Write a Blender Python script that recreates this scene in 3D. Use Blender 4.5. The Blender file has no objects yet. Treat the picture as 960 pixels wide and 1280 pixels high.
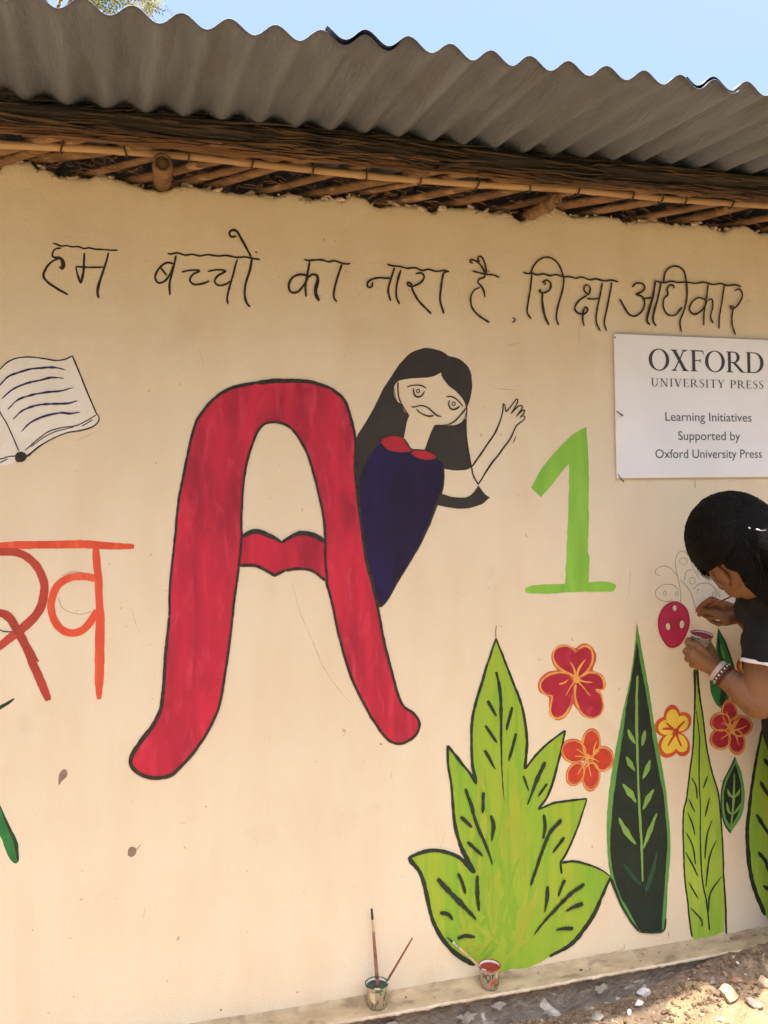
import bpy, bmesh, math, random
import numpy as np
from mathutils import Vector, Matrix, noise
from mathutils.geometry import tessellate_polygon
random.seed(7)
R = math.radians
scn = bpy.context.scene
COL = scn.collection

# ------------------------------------------------------------------ camera
F = 1070.0
YAW, PITCH, ROLL = R(15.0), math.atan(5 / F), 0.0195
CAM = Vector((0, -2.067, 1.28))
_f0 = Vector((math.sin(YAW), math.cos(YAW), 0)); _r0 = Vector((math.cos(YAW), -math.sin(YAW), 0)); _z = Vector((0, 0, 1))
FWD = _f0 * math.cos(PITCH) + _z * math.sin(PITCH)
_u0 = _z * math.cos(PITCH) - _f0 * math.sin(PITCH)
RGT = _r0 * math.cos(ROLL) - _u0 * math.sin(ROLL)
UPV = _r0 * math.sin(ROLL) + _u0 * math.cos(ROLL)
cd = bpy.data.cameras.new('camera'); cam = bpy.data.objects.new('camera', cd); COL.objects.link(cam)
cd.sensor_fit = 'VERTICAL'; cd.sensor_height = 36; cd.lens = F / 1280 * 36
cd.clip_start = 0.02; cd.clip_end = 2000
cam.matrix_world = Matrix(((RGT.x, UPV.x, -FWD.x, CAM.x), (RGT.y, UPV.y, -FWD.y, CAM.y), (RGT.z, UPV.z, -FWD.z, CAM.z), (0, 0, 0, 1)))
scn.camera = cam

def at(px, py, y=0.0):
    """the point of the vertical plane at depth y that photo pixel (px, py) shows"""
    d = RGT * (px - 480) - UPV * (py - 640) + FWD * F
    return CAM + d * ((y - CAM.y) / d.y)

# ------------------------------------------------------------------ light
SUN_EL, SUN_AZ = R(76.9), R(188)      # azimuth measured from +Y clockwise: the sun stands high on the camera's side
world = bpy.data.worlds.new('World'); scn.world = world; world.use_nodes = True
wn = world.node_tree.nodes; wl = world.node_tree.links
sky = wn.new('ShaderNodeTexSky'); sky.sky_type = 'NISHITA'; sky.sun_disc = False
sky.sun_elevation = SUN_EL; sky.sun_rotation = SUN_AZ
sky.air_density = 0.9; sky.dust_density = 7.5; sky.ozone_density = 5.5
bg = wn['Background']; wl.new(sky.outputs[0], bg.inputs[0]); bg.inputs[1].default_value = 0.15
sd = bpy.data.lights.new('sun', 'SUN'); sd.energy = 2.6; sd.angle = R(0.6); sd.color = (1, 0.95, 0.87)
sun = bpy.data.objects.new('sun', sd); COL.objects.link(sun)
sdir = Vector((math.sin(SUN_AZ) * math.cos(SUN_EL), math.cos(SUN_AZ) * math.cos(SUN_EL), math.sin(SUN_EL)))
sun.rotation_euler = sdir.to_track_quat('Z', 'Y').to_euler(); sun.location = (0, -3, 8)
scn.view_settings.view_transform = 'Standard'; scn.view_settings.look = 'None'
scn.view_settings.exposure = 1.66; scn.view_settings.gamma = 1
scn.cycles.max_bounces = 8; scn.cycles.diffuse_bounces = 5

# ------------------------------------------------------------------ helpers
def s2l(c):
    c = c / 255
    return c / 12.92 if c <= .04045 else ((c + .055) / 1.055) ** 2.4
def P(r, g, b, k=(1.12, 1.06, 1.0)):
    """photo colour -> surface colour"""
    return tuple(min(.85, s2l(v) / kk) for v, kk in zip((r, g, b), k)) + (1,)
KR = (1.10, .99, .92)     # the light on the right-hand part of the wall is dimmer

def wall_bump(nt, tc, b):
    """the relief of the plaster, shared by the wall and everything painted on it"""
    n, L = nt.nodes, nt.links; tot = None
    for sc, det, st, w in ((7, 6, (1, 1, .6), 1.0), (160, 5, (1, 1, 1), .25), (26, 4, (1, 1, .22), .35), (3.2, 3, (.5, 1, 1.6), 1.2)):
        mp = n.new('ShaderNodeMapping'); mp.inputs['Scale'].default_value = st; L.new(tc.outputs['Object'], mp.inputs[0])
        t = n.new('ShaderNodeTexNoise'); t.inputs['Scale'].default_value = sc; t.inputs['Detail'].default_value = det; L.new(mp.outputs[0], t.inputs[0])
        q = n.new('ShaderNodeMath'); q.operation = 'MULTIPLY'; q.inputs[1].default_value = w; L.new(t.outputs[0], q.inputs[0])
        if tot is None: tot = q.outputs[0]
        else:
            a = n.new('ShaderNodeMath'); a.operation = 'ADD'; L.new(tot, a.inputs[0]); L.new(q.outputs[0], a.inputs[1]); tot = a.outputs[0]
    bp = n.new('ShaderNodeBump'); bp.inputs['Strength'].default_value = .42; bp.inputs['Distance'].default_value = .012; L.new(tot, bp.inputs['Height']); L.new(bp.outputs[0], b.inputs['Normal'])
def mat(name, c1, c2=None, scale=8, stretch=(1, 1, 1), rough=.8, bump=.0, bscale=60, metallic=0, detail=6, lo=.35, hi=.65, spec=.3, c3=None, s3=2.0, l3=.55, h3=.7, amt3=1.0, distort=0.0, coat=0):
    m = bpy.data.materials.new(name); m.use_nodes = True
    nt = m.node_tree; n = nt.nodes; L = nt.links
    b = n['Principled BSDF']; b.inputs['Roughness'].default_value = rough; b.inputs['Metallic'].default_value = metallic
    b.inputs['Specular IOR Level'].default_value = spec
    b.inputs['Coat Weight'].default_value = coat
    tc = n.new('ShaderNodeTexCoord'); mp = n.new('ShaderNodeMapping'); mp.inputs['Scale'].default_value = stretch
    L.new(tc.outputs['Object'], mp.inputs[0])
    def ramp(sc, a, z, det=detail):
        t = n.new('ShaderNodeTexNoise'); t.inputs['Scale'].default_value = sc; t.inputs['Detail'].default_value = det
        t.inputs['Distortion'].default_value = distort
        L.new(mp.outputs[0], t.inputs[0])
        r = n.new('ShaderNodeMapRange'); r.inputs[1].default_value = a; r.inputs[2].default_value = z
        L.new(t.outputs[0], r.inputs[0]); return r.outputs[0]
    def mix(fac, a, z):
        x = n.new('ShaderNodeMix'); x.data_type = 'RGBA'
        L.new(fac, x.inputs[0])
        for sock, v in ((x.inputs[6], a), (x.inputs[7], z)):
            if isinstance(v, tuple): sock.default_value = v
            else: L.new(v, sock)
        return x.outputs[2]
    col = None
    if c2 is None: b.inputs['Base Color'].default_value = c1
    else:
        col = mix(ramp(scale, lo, hi), c1, c2)
        if c3:
            r3 = ramp(s3, l3, h3)
            if amt3 != 1:
                mm = n.new('ShaderNodeMath'); mm.operation = 'MULTIPLY'; mm.inputs[1].default_value = amt3; L.new(r3, mm.inputs[0]); r3 = mm.outputs[0]
            col = mix(r3, col, c3)
        L.new(col, b.inputs['Base Color'])
    if bump:
        t = n.new('ShaderNodeTexNoise'); t.inputs['Scale'].default_value = bscale; t.inputs['Detail'].default_value = 8
        L.new(mp.outputs[0], t.inputs[0])
        bp = n.new('ShaderNodeBump'); bp.inputs['Strength'].default_value = bump; bp.inputs['Distance'].default_value = .01
        L.new(t.outputs[0], bp.inputs['Height']); L.new(bp.outputs[0], b.inputs['Normal'])
    if any(k in name for k in ('paint', 'petal', 'ink', 'page', 'yellow', 'rim', 'blue')) and not bump and 'sign' not in name:
        wall_bump(nt, tc, b)
    return m

def mesh_obj(name, verts, faces, m=None, parent=None, smooth=False, loc=None):
    me = bpy.data.meshes.new(name); me.from_pydata([tuple(v) for v in verts], [], faces); me.update()
    if m: me.materials.append(m)
    if smooth:
        me.shade_smooth()
    o = bpy.data.objects.new(name, me); COL.objects.link(o)
    if parent: o.parent = parent
    if loc is not None: o.location = loc
    return o
def bm_obj(name, bm, m=None, parent=None, smooth=False):
    me = bpy.data.meshes.new(name); bm.to_mesh(me); bm.free()
    if m: me.materials.append(m)
    if smooth: me.shade_smooth()
    o = bpy.data.objects.new(name, me); COL.objects.link(o)
    if parent: o.parent = parent
    return o
def empty(name, loc=(0, 0, 0)):
    o = bpy.data.objects.new(name, None); COL.objects.link(o); o.location = loc; o.empty_display_size = .1
    return o
def tag(o, label=None, cat=None, group=None, kind=None):
    for k, v in (('label', label), ('category', cat), ('group', group), ('kind', kind)):
        if v: o[k] = v
    return o
def reparent(o, p):
    """keep world geometry while hanging o on p (p is unrotated)"""
    o.parent = p; o.location = o.location - p.location
    return o

def crom(pts, closed=False, step=3.0):
    """smooth curve through pts (2-D or 3-D); a third flag 'c' on a point keeps a corner"""
    P_ = [Vector((p[0], p[1])) for p in pts]; C_ = [len(p) > 2 and p[2] == 'c' for p in pts]
    n = len(P_)
    if n < 3 and not closed:
        return P_
    out = []
    rng = range(n if closed else n - 1)
    for i in rng:
        p1, p2 = P_[i], P_[(i + 1) % n]
        p0 = P_[i - 1] if (closed or i > 0) and not C_[i] else p1 * 2 - p2
        q = (i + 2) % n if closed else i + 2
        p3 = P_[q] if (closed or i + 2 < n) and not C_[(i + 1) % n] else p2 * 2 - p1
        k = max(2, int((p2 - p1).length / step))
        for j in range(k):
            t = j / k; t2 = t * t; t3 = t2 * t
            out.append(.5 * ((2 * p1) + (p2 - p0) * t + (2 * p0 - 5 * p1 + 4 * p2 - p3) * t2 + (3 * p1 - p0 - 3 * p2 + p3) * t3))
    if not closed: out.append(P_[-1])
    return out

class T:
    """a tracing frame: local coordinates -> photo pixels"""
    def __init__(s, ox, oy, sc): s.ox, s.oy, s.sc = ox, oy, sc
    def __call__(s, pts, dy=0): return [(s.ox + p[0] / s.sc, s.oy + (p[1] + dy) / s.sc) + tuple(p[2:]) for p in pts]

def W2(p): # photo pixel -> wall coordinates
    q = at(p[0], p[1], 0); return Vector((q.x, q.z))

class Paint:
    """collects flat shapes lying on the wall; every stroke sits a hair above the one before"""
    def __init__(s, base=.0008): s.v, s.f, s.off = [], [], base
    def poly(s, pts, holes=(), step=3.0, jit=.4, smooth=True):
        loops = []
        for lp in [pts] + list(holes):
            c = crom(lp, True, step) if smooth else [Vector(p[:2]) for p in lp]
            if jit: c = [p + Vector((noise.noise((p.x * .13, p.y * .13, s.off * 999)), noise.noise((p.x * .13, p.y * .13, 7 + s.off * 999)))) * jit * 1.6 for p in c]
            loops.append([W2(p) for p in c])
        vs = [Vector((q.x, q.y, 0)) for lp in loops for q in lp]
        tr = tessellate_polygon([[Vector((q.x, q.y, 0)) for q in lp] for lp in loops])
        b = len(s.v)
        for q in vs: s.v.append((q.x, -s.off * .4, q.y))
        for t in tr:
            a, c, d = (vs[i] for i in t)
            cr = (c.x - a.x) * (d.y - a.y) - (c.y - a.y) * (d.x - a.x)
            s.f.append(tuple(b + i for i in (t if cr > 0 else t[::-1])))
        s.off += .00022
        return s
    def line(s, pts, w, jit=.12, taper=(.5, .5), smooth=True, closed=False):
        """w in photo pixels: a number or a list over the points"""
        ws = w if isinstance(w, (list, tuple)) else [w] * len(pts)
        c = crom(pts, closed, 2.2) if smooth else [Vector(p[:2]) for p in pts]
        if closed: c.append(c[0])
        n = len(c)
        if n < 2: return s
        if n < 4: c = [c[0].lerp(c[-1], i / 5) for i in range(6)] if n == 2 else c; n = len(c)
        b = len(s.v); sd = random.random() * 100
        tot = 0; L = [0]
        for i in range(1, n): tot += (c[i] - c[i - 1]).length; L.append(tot)
        for i in range(n):
            t = (c[min(i + 1, n - 1)] - c[max(i - 1, 0)]); t = t.normalized() if t.length else Vector((1, 0))
            nn = Vector((-t.y, t.x)); u = L[i] / (tot or 1)
            fi = u * (len(ws) - 1); k = min(int(fi), len(ws) - 2) if len(ws) > 1 else 0
            ww = ws[0] if len(ws) == 1 else ws[k] * (1 - fi + k) + ws[k + 1] * (fi - k)
            ww *= 1 + jit * noise.noise((L[i] * .16, sd, 0)) * 2.2
            if not closed:
                e0 = min(1, L[i] / max(ww * .8, .01)); e1 = min(1, (tot - L[i]) / max(ww * .8, .01))
                ww *= (taper[0] + (1 - taper[0]) * e0) * (taper[1] + (1 - taper[1]) * e1)
            wob = nn * noise.noise((L[i] * .07, sd, 5)) * min(.5, .12 * ww + .1)
            o = s.off + .00018 * u
            for sg in (1, -1):
                q = W2(c[i] + wob + nn * sg * ww / 2); s.v.append((q.x, -o * .4, q.y))
        for i in range(n - 1): s.f.append((b + 2 * i, b + 2 * i + 1, b + 2 * i + 3, b + 2 * i + 2))
        s.off += .0002
        return s
    def ell(s, cx, cy, a, b, ang=0, holes=()):
        pts = ellpts(cx, cy, a, b, ang)
        return s.poly(pts, holes, step=2, jit=.25)
    def build(s, name, m, parent, label=None):
        o = mesh_obj(name, s.v, s.f, m, parent)
        if label: o['label'] = label
        return o
def ellpts(cx, cy, a, b, ang=0, n=10):
    ca, sa = math.cos(R(ang)), math.sin(R(ang))
    return [(cx + a * math.cos(t) * ca - b * math.sin(t) * sa, cy + a * math.cos(t) * sa + b * math.sin(t) * ca) for t in [2 * math.pi * i / n for i in range(n)]]

def tube(bm, pts, rad, seg=8, cap=True, ell_=None):
    """swept tube along 3-D points; rad number or list"""
    pts = [Vector(p) for p in pts]; n = len(pts)
    rs = rad if isinstance(rad, (list, tuple)) else [rad] * n
    rings = []; ref = Vector((0, 0, 1)) if abs((pts[-1] - pts[0]).normalized().z) < .9 else Vector((1, 0, 0))
    for i in range(n):
        t = (pts[min(i + 1, n - 1)] - pts[max(i - 1, 0)]).normalized()
        a = t.cross(ref).normalized(); b = a.cross(t).normalized()
        e = ell_ or (1, 1)
        rings.append([bm.verts.new(pts[i] + (a * math.cos(2 * math.pi * j / seg) * e[0] + b * math.sin(2 * math.pi * j / seg) * e[1]) * rs[i]) for j in range(seg)])
    for i in range(n - 1):
        for j in range(seg): bm.faces.new((rings[i][j], rings[i][(j + 1) % seg], rings[i + 1][(j + 1) % seg], rings[i + 1][j]))
    if cap:
        bm.faces.new(rings[0][::-1]); bm.faces.new(rings[-1])
    return rings
def box(bm, c, s, M=None):
    c = Vector(c); vs = []
    for x in (-1, 1):
        for y in (-1, 1):
            for z in (-1, 1):
                p = Vector((x * s[0] / 2, y * s[1] / 2, z * s[2] / 2)); p = (M @ p if M else p) + c; vs.append(bm.verts.new(p))
    for f in ((0, 1, 3, 2), (4, 6, 7, 5), (0, 4, 5, 1), (2, 3, 7, 6), (0, 2, 6, 4), (1, 5, 7, 3)): bm.faces.new([vs[i] for i in f])
def nz(x, y=0, z=0): return noise.noise((x, y, z))
def fbm(x, y, z=0, o=4): return noise.fractal((x, y, z), 1.0, 2.0, o)
def interp(pts, x):
    if x <= pts[0][0]: return pts[0][1]
    for (a, b), (c, d) in zip(pts, pts[1:]):
        if x <= c: return b + (d - b) * (x - a) / (c - a)
    return pts[-1][1]

# ------------------------------------------------------------------ ground
def gz(x, y):
    rise = max(0, min(1, (x - 1.05) / .55)); rise = rise * rise * (3 - 2 * rise)
    h = .0 + .085 * rise * max(0, 1 - max(0, -y - .3) / 1.2)
    near = math.exp(-((y + .12) / .07) ** 2)
    h += near * (.012 + .012 * fbm(x * 4, y * 4, 3))
    if x < 1.0: h -= .012 * near * (1 - max(0, min(1, (x - .3) / .7)))
    fade = max(0, 1 - math.hypot(x - 1, y + .5) / 9)
    h += fade * (.014 * fbm(x * 3.1, y * 3.1) + .007 * fbm(x * 14, y * 14, 9) + .0035 * fbm(x * 45, y * 45, 2))
    return h
def axis(a, b, st, lim):
    v = list(np.arange(a, b, st)); s = st; x = v[-1]
    while x < lim: s *= 1.18; x += s; v.append(x)
    s = st; x = v[0]
    while x > -lim: s *= 1.18; x -= s; v.insert(0, x)
    return v
gx = axis(.35, 1.95, .007, 400); gy = axis(-.62, -.06, .007, 400)
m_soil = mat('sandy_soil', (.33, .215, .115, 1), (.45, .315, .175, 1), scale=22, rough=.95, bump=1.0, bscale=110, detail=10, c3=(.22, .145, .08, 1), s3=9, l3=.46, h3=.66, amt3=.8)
vs = [(x, y, gz(x, y) if abs(x) < 12 and abs(y) < 12 else 0) for y in gy for x in gx]; nx = len(gx)
fs = [(j * nx + i, j * nx + i + 1, (j + 1) * nx + i + 1, (j + 1) * nx + i) for j in range(len(gy) - 1) for i in range(nx - 1)]
ground = mesh_obj('ground', vs, fs, m_soil, smooth=True); ground['kind'] = 'structure'
ground.data.materials.append(mat('darker_ground', (.14, .095, .06, 1), (.24, .17, .11, 1), scale=26, rough=1, bump=1.0, bscale=90, detail=10, c3=(.33, .24, .15, 1), s3=16, l3=.56, h3=.7))
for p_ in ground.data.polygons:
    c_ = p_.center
    if -3 < c_.x < 4 and c_.y > -.175 + .10 * fbm(c_.x * 5, c_.y * 5, 4) + .035 * fbm(c_.x * 30, c_.y * 30, 8): p_.material_index = 1  # ragged strip of darker ground colour along the plinth

vs = [(-300, -300, .03), (300, -300, .03), (300, -4.2, .03), (-300, -4.2, .03)]; n_ = 60
vs = [(-40 + 80 * i / n_, -3.3 + .3 * nz(i * .7) + .15 * nz(i * 2.3), gz(-40 + 80 * i / n_, -4) * .2 + .02) for i in range(n_ + 1)] + [(-40 + 80 * i / n_, -300, .02) for i in range(n_ + 1)]
field = mesh_obj('added_field', vs, [(i, n_ + 1 + i, n_ + 2 + i, i + 1) for i in range(n_)], mat('added_field_grass', (.05, .06, .022, 1), (.09, .085, .035, 1), scale=6, bump=1, bscale=40, rough=1), smooth=True); field['kind'] = 'structure'  # dark field added out of view to cut the ground's bounce onto the wall

# ------------------------------------------------------------------ plastered wall
XL, XR = -2.6, 4.2
TOP = [(-400, 205), (0, 212), (6, 203), (35, 200), (45, 209), (66, 213), (72, 220), (112, 222), (120, 217), (140, 221), (188, 236), (206, 238), (222, 232), (240, 231), (252, 235), (270, 236),
       (285, 240), (322, 242), (340, 246), (362, 240), (380, 245), (396, 249), (415, 246), (427, 251), (440, 243), (455, 246), (468, 257), (480, 258), (496, 255), (530, 259), (540, 266), (551, 259),
       (590, 259), (605, 263), (635, 267), (652, 276), (668, 270), (682, 262), (700, 264), (716, 270), (732, 270), (755, 269), (775, 272), (781, 278), (815, 275), (845, 280), (882, 280), (905, 290),
       (917, 282), (932, 281), (950, 291), (962, 290), (1000, 288), (2500, 300)]
topw = [(W2(p).x, W2(p).y) for p in TOP[1:-1]]; topw = [(XL, topw[0][1] - .002)] + topw + [(XR, 2.05)]

def plaster_material(name, tint=(1, 1, 1)):
    m = bpy.data.materials.new(name); m.use_nodes = True; nt = m.node_tree; n = nt.nodes; L = nt.links
    b = n['Principled BSDF']; b.inputs['Roughness'].default_value = .85; b.inputs['Specular IOR Level'].default_value = .2
    tc = n.new('ShaderNodeTexCoord')
    def noi(sc, det, st=(1, 1, 1)):
        mp = n.new('ShaderNodeMapping'); mp.inputs['Scale'].default_value = st; L.new(tc.outputs['Object'], mp.inputs[0])
        t = n.new('ShaderNodeTexNoise'); t.inputs['Scale'].default_value = sc; t.inputs['Detail'].default_value = det; L.new(mp.outputs[0], t.inputs[0]); return t.outputs[0]
    def mr(s, a, c, lo=0, hi=1):
        r = n.new('ShaderNodeMapRange'); r.inputs[1].default_value = a; r.inputs[2].default_value = c; r.inputs[3].default_value = lo; r.inputs[4].default_value = hi; L.new(s, r.inputs[0]); return r.outputs[0]
    def mix(f, a, c):
        x = n.new('ShaderNodeMix'); x.data_type = 'RGBA'; L.new(f, x.inputs[0])
        for sk, v in ((x.inputs[6], a), (x.inputs[7], c)):
            if isinstance(v, tuple): sk.default_value = v
            else: L.new(v, sk)
        return x.outputs[2]
    A = (.735 * tint[0], .632 * tint[1], .452 * tint[2], 1); B = (.70 * tint[0], .595 * tint[1], .415 * tint[2], 1)
    c = mix(mr(noi(1.3, 3), .35, .65), A, B)
    c = mix(mr(noi(9, 5, (1, 1, .35)), .42, .75, 0, .45), c, (.66, .49, .31, 1))          # faint brush lanes
    c = mix(mr(noi(5, 6), .62, .74, 0, .35), c, (.56, .42, .27, 1))                      # soft smudges
    c = mix(mr(noi(3.1, 7, (1, 1, .5)), .56, .68, 0, .28), c, (.80, .69, .52, 1))                 # paler patches of thicker paint
    c = mix(mr(noi(42, 3), .715, .75, 0, .55), c, (.33, .23, .15, 1))                      # tiny specks
    L.new(c, b.inputs['Base Color'])
    wall_bump(nt, tc, b)
    return m
m_wall = plaster_material('cream_plaster')
m_mud = mat('mud_core', (.17, .11, .07, 1), (.27, .19, .12, 1), scale=30, bump=.9, bscale=70, rough=.95)
m_raw = mat('raw_plaster', (.34, .26, .18, 1), (.60, .49, .36, 1), scale=26, bump=.8, bscale=90, rough=.95)

# front skin: a thin coat with a broken top lip, the wall's own mass behind it
xs = list(np.arange(XL, -.9, .05)) + list(np.arange(-.9, 2.0, .006)) + list(np.arange(2.0, XR + .01, .05))
vs, fs = [], []
prof = [(0, -.02), (0, .5), (0, 1.2), (0, 1.8)]
for x in xs:
    zt = interp(topw, x) + .004 * nz(x * 60) + .002 * nz(x * 170, 4)
    th = .012 + .007 * nz(x * 14, 3)
    col_ = [(0, -.05), (0, .6), (0, 1.3), (0, 1.8), (0, zt - .03), (-.001, zt - .012), (.001 + .001 * nz(x * 30, 8), zt - .004), (th * .5, zt), (th, zt - .002), (th + .014, zt - .012 + .006 * nz(x * 35, 2))]
    for (y, z) in col_: vs.append((x, y, z))
K = 10
for i in range(len(xs) - 1):
    for k in range(K - 1): fs.append((i * K + k, (i + 1) * K + k, (i + 1) * K + k + 1, i * K + k + 1))
wall = mesh_obj('plaster_wall', vs, fs, m_wall, smooth=True)
wall.data.materials.append(m_raw)
for p in wall.data.polygons:
    if p.index % (K - 1) >= K - 3: p.material_index = 1
tag(wall, 'long cream plastered hut wall covered with painted letters, a girl and garden plants', 'wall')
bm = bmesh.new()                                            # mass of the wall and the hut's other three walls
def zmud(x): return interp(topw, x) - .018 + .007 * nz(x * 22, 5)
g1 = []
for x in np.arange(XL, XR + .001, .025):
    z = zmud(x); g1.append([bm.verts.new((x, .015, -.05)), bm.verts.new((x, .013, z)), bm.verts.new((x, .1, z + .012 * nz(x * 15, 9))), bm.verts.new((x, .22, z)), bm.verts.new((x, .22, -.05))])
for a, b in zip(g1, g1[1:]):
    for k in range(4): bm.faces.new((a[k], b[k], b[k + 1], a[k + 1]))
bm_obj('mud_core', bm, m_mud, wall)
bm = bmesh.new()
box(bm, ((XL + XR) / 2, 3.1, 1.15), (XR - XL, .2, 2.4)); box(bm, (XL + .1, 1.61, 1.13), (.2, 2.76, 2.3)); box(bm, (XR - .1, 1.61, 1.13), (.2, 2.76, 2.3))
bm_obj('back_and_side_walls', bm, m_mud, wall).name = 'rear_wall'
# crumbs of loose plaster on the broken lip
bm = bmesh.new()
for i in range(170):
    x = random.uniform(-.75, 1.75); z = interp(topw, x) + random.uniform(-.006, .002); s = random.uniform(.001, .004)
    mt = Matrix.Translation((x, random.uniform(-.003, .02), z)) @ Matrix.Rotation(random.random() * 6, 4, Vector((random.random(), random.random(), 1)).normalized())
    bmesh.ops.create_icosphere(bm, subdivisions=1, radius=s, matrix=mt @ Matrix.Diagonal((1.6, 1, .6, 1)))
tag(bm_obj('plaster_crumbs', bm, m_raw, wall), kind='stuff')

bm = bmesh.new()
for i in range(130):
    x = random.uniform(-.8, 1.75); z = interp(topw, x) - random.uniform(-.004, .014); w_ = random.uniform(.006, .022)
    mt = Matrix.Translation((x, random.uniform(.001, .012), z)) @ Matrix.Rotation(random.uniform(-.5, .5), 4, 'Y') @ Matrix.Diagonal((w_, .006, w_ * random.uniform(.25, .5), 1)); r_ = bmesh.ops.create_icosphere(bm, subdivisions=2, radius=1, matrix=mt)
    for v_ in r_['verts']: v_.co += Vector((nz(v_.co.x * 90, v_.co.z * 90, i), .4 * nz(v_.co.x * 120, i), nz(v_.co.z * 90, v_.co.x * 90, i + 5))) * .005
tag(bm_obj('broken_lip', bm, m_raw, wall), kind='stuff')

# ledge at the foot of the wall
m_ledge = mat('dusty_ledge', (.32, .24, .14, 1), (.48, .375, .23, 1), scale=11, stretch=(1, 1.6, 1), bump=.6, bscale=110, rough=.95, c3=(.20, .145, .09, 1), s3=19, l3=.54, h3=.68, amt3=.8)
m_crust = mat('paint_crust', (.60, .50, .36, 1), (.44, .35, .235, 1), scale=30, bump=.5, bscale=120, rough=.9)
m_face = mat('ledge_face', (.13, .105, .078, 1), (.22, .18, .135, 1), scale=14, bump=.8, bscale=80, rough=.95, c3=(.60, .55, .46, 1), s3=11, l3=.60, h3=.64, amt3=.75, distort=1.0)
vs, fs = [], []; xs2 = list(np.arange(XL, .2, .05)) + list(np.arange(.2, 1.95, .006)) + list(np.arange(1.95, XR, .05)); mi = []
for x in xs2:
    e = -.082 + .012 * max(0, min(1.4, x)) / 1.4 + .004 * fbm(x * 6, 1) + .002 * nz(x * 45, 2); t = .09 + .003 * nz(x * 5)
    ch = max(0, nz(x * 9, 40) - .25) * .03                   # chipped bits of the edge
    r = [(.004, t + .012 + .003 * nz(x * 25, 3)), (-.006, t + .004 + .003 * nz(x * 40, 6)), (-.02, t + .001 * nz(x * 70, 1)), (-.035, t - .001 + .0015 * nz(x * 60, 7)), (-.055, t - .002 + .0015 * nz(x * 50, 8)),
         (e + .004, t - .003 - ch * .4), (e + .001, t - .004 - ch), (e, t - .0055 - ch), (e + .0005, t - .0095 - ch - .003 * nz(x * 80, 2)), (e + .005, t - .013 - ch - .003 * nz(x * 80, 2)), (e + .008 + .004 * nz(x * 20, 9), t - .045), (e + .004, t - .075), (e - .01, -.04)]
    vs += [(x, a, b) for a, b in r]
K = 13
for i in range(len(xs2) - 1):
    for k in range(K - 1):
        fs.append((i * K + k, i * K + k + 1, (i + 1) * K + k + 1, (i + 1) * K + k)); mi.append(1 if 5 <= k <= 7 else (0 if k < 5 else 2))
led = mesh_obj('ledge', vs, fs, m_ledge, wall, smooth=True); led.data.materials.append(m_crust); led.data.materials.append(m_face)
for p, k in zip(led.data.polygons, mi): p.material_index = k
bm = bmesh.new()                                            # flakes and dirt on the ledge
for i in range(170):
    x = random.uniform(.3, 1.75); y = random.choice((random.uniform(-.065, -.005), random.uniform(-.02, -.002))); s = .0007 * (5 ** random.random() ** 2) * random.uniform(.7, 1.3)
    bmesh.ops.create_icosphere(bm, subdivisions=1, radius=s, matrix=Matrix.Translation((x, y, .091)) @ Matrix.Rotation(random.random() * 6, 4, 'Z') @ Matrix.Diagonal((1.5, 1, .5, 1)))
tag(bm_obj('dirt_specks', bm, mat('ledge_dirt', (.10, .06, .04, 1), (.33, .25, .17, 1), scale=40, lo=.45, hi=.55), wall), kind='stuff')
bm = bmesh.new()                                            # paint peeling off the plinth's face, real flakes
for i in range(18):
    x = random.uniform(.3, 1.3); z = random.uniform(.015, .068); w = random.uniform(.008, .03); h = w * random.uniform(.25, .6); q = random.random() * 6
    vv = [bm.verts.new((x + w * math.cos(t) * random.uniform(.35, 1.2), -.0865 + .012 * max(0, min(1.4, x)) / 1.4, z + h * math.sin(t) * random.uniform(.35, 1.2))) for t in [k * math.pi / 9 for k in range(18)]]
    bm.faces.new(vv)
tag(bm_obj('paint_flakes', bm, mat('flake', (.22, .19, .15, 1), (.36, .32, .26, 1), scale=40), wall), kind='stuff')

# ------------------------------------------------------------------ mural
BLK = (.026, .021, .018, 1)
m_ink = mat('dark_ink', (.022, .016, .012, 1), (.05, .036, .026, 1), scale=60, rough=.6)
m_char = mat('charcoal_paint', P(54, 49, 44), P(64, 57, 50), scale=7, rough=.7)
m_red = mat('red_paint', P(205, 42, 62), P(158, 34, 52), scale=10, stretch=(1.5, 1, .4), rough=.5, lo=.36, hi=.66, c3=P(220, 62, 84), s3=24, l3=.52, h3=.74, amt3=.75, distort=.6)
m_page = mat('page_white', P(244, 232, 214), P(234, 220, 198), scale=12)
m_blue = mat('blue_black', P(44, 42, 72), P(60, 56, 96), scale=20)
m_navy = mat('navy_paint', P(30, 17, 48), P(38, 24, 72), scale=7, stretch=(1.5, 1, .5), rough=.5, c3=P(24, 13, 30), s3=14, l3=.5, h3=.7)
m_or1 = mat('orange_paint', P(232, 92, 58), P(214, 76, 50), scale=10, stretch=(1.5, 1, .5), rough=.6, c3=P(240, 116, 72), s3=18, l3=.55, h3=.7)
m_or2 = mat('brick_orange_paint', P(196, 76, 56), P(172, 62, 48), scale=10, rough=.6)
m_or3 = mat('maroon_orange_paint', P(158, 62, 48), P(178, 66, 50), scale=16, rough=.6)
m_pen = mat('pencil', P(180, 160, 128), P(168, 148, 118), scale=60)
m_dgr = mat('dark_green_paint', P(30, 50, 30), P(44, 74, 44), scale=16, rough=.6)
m_mgr = mat('mid_green_paint', P(40, 108, 52), P(54, 128, 62), scale=16, rough=.6)
m_one = mat('leaf_green_paint', P(150, 200, 70), P(132, 182, 62), scale=8, stretch=(2.5, 1, .4), rough=.6, c3=P(116, 172, 64), s3=13, l3=.55, h3=.7, amt3=.8)
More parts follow.
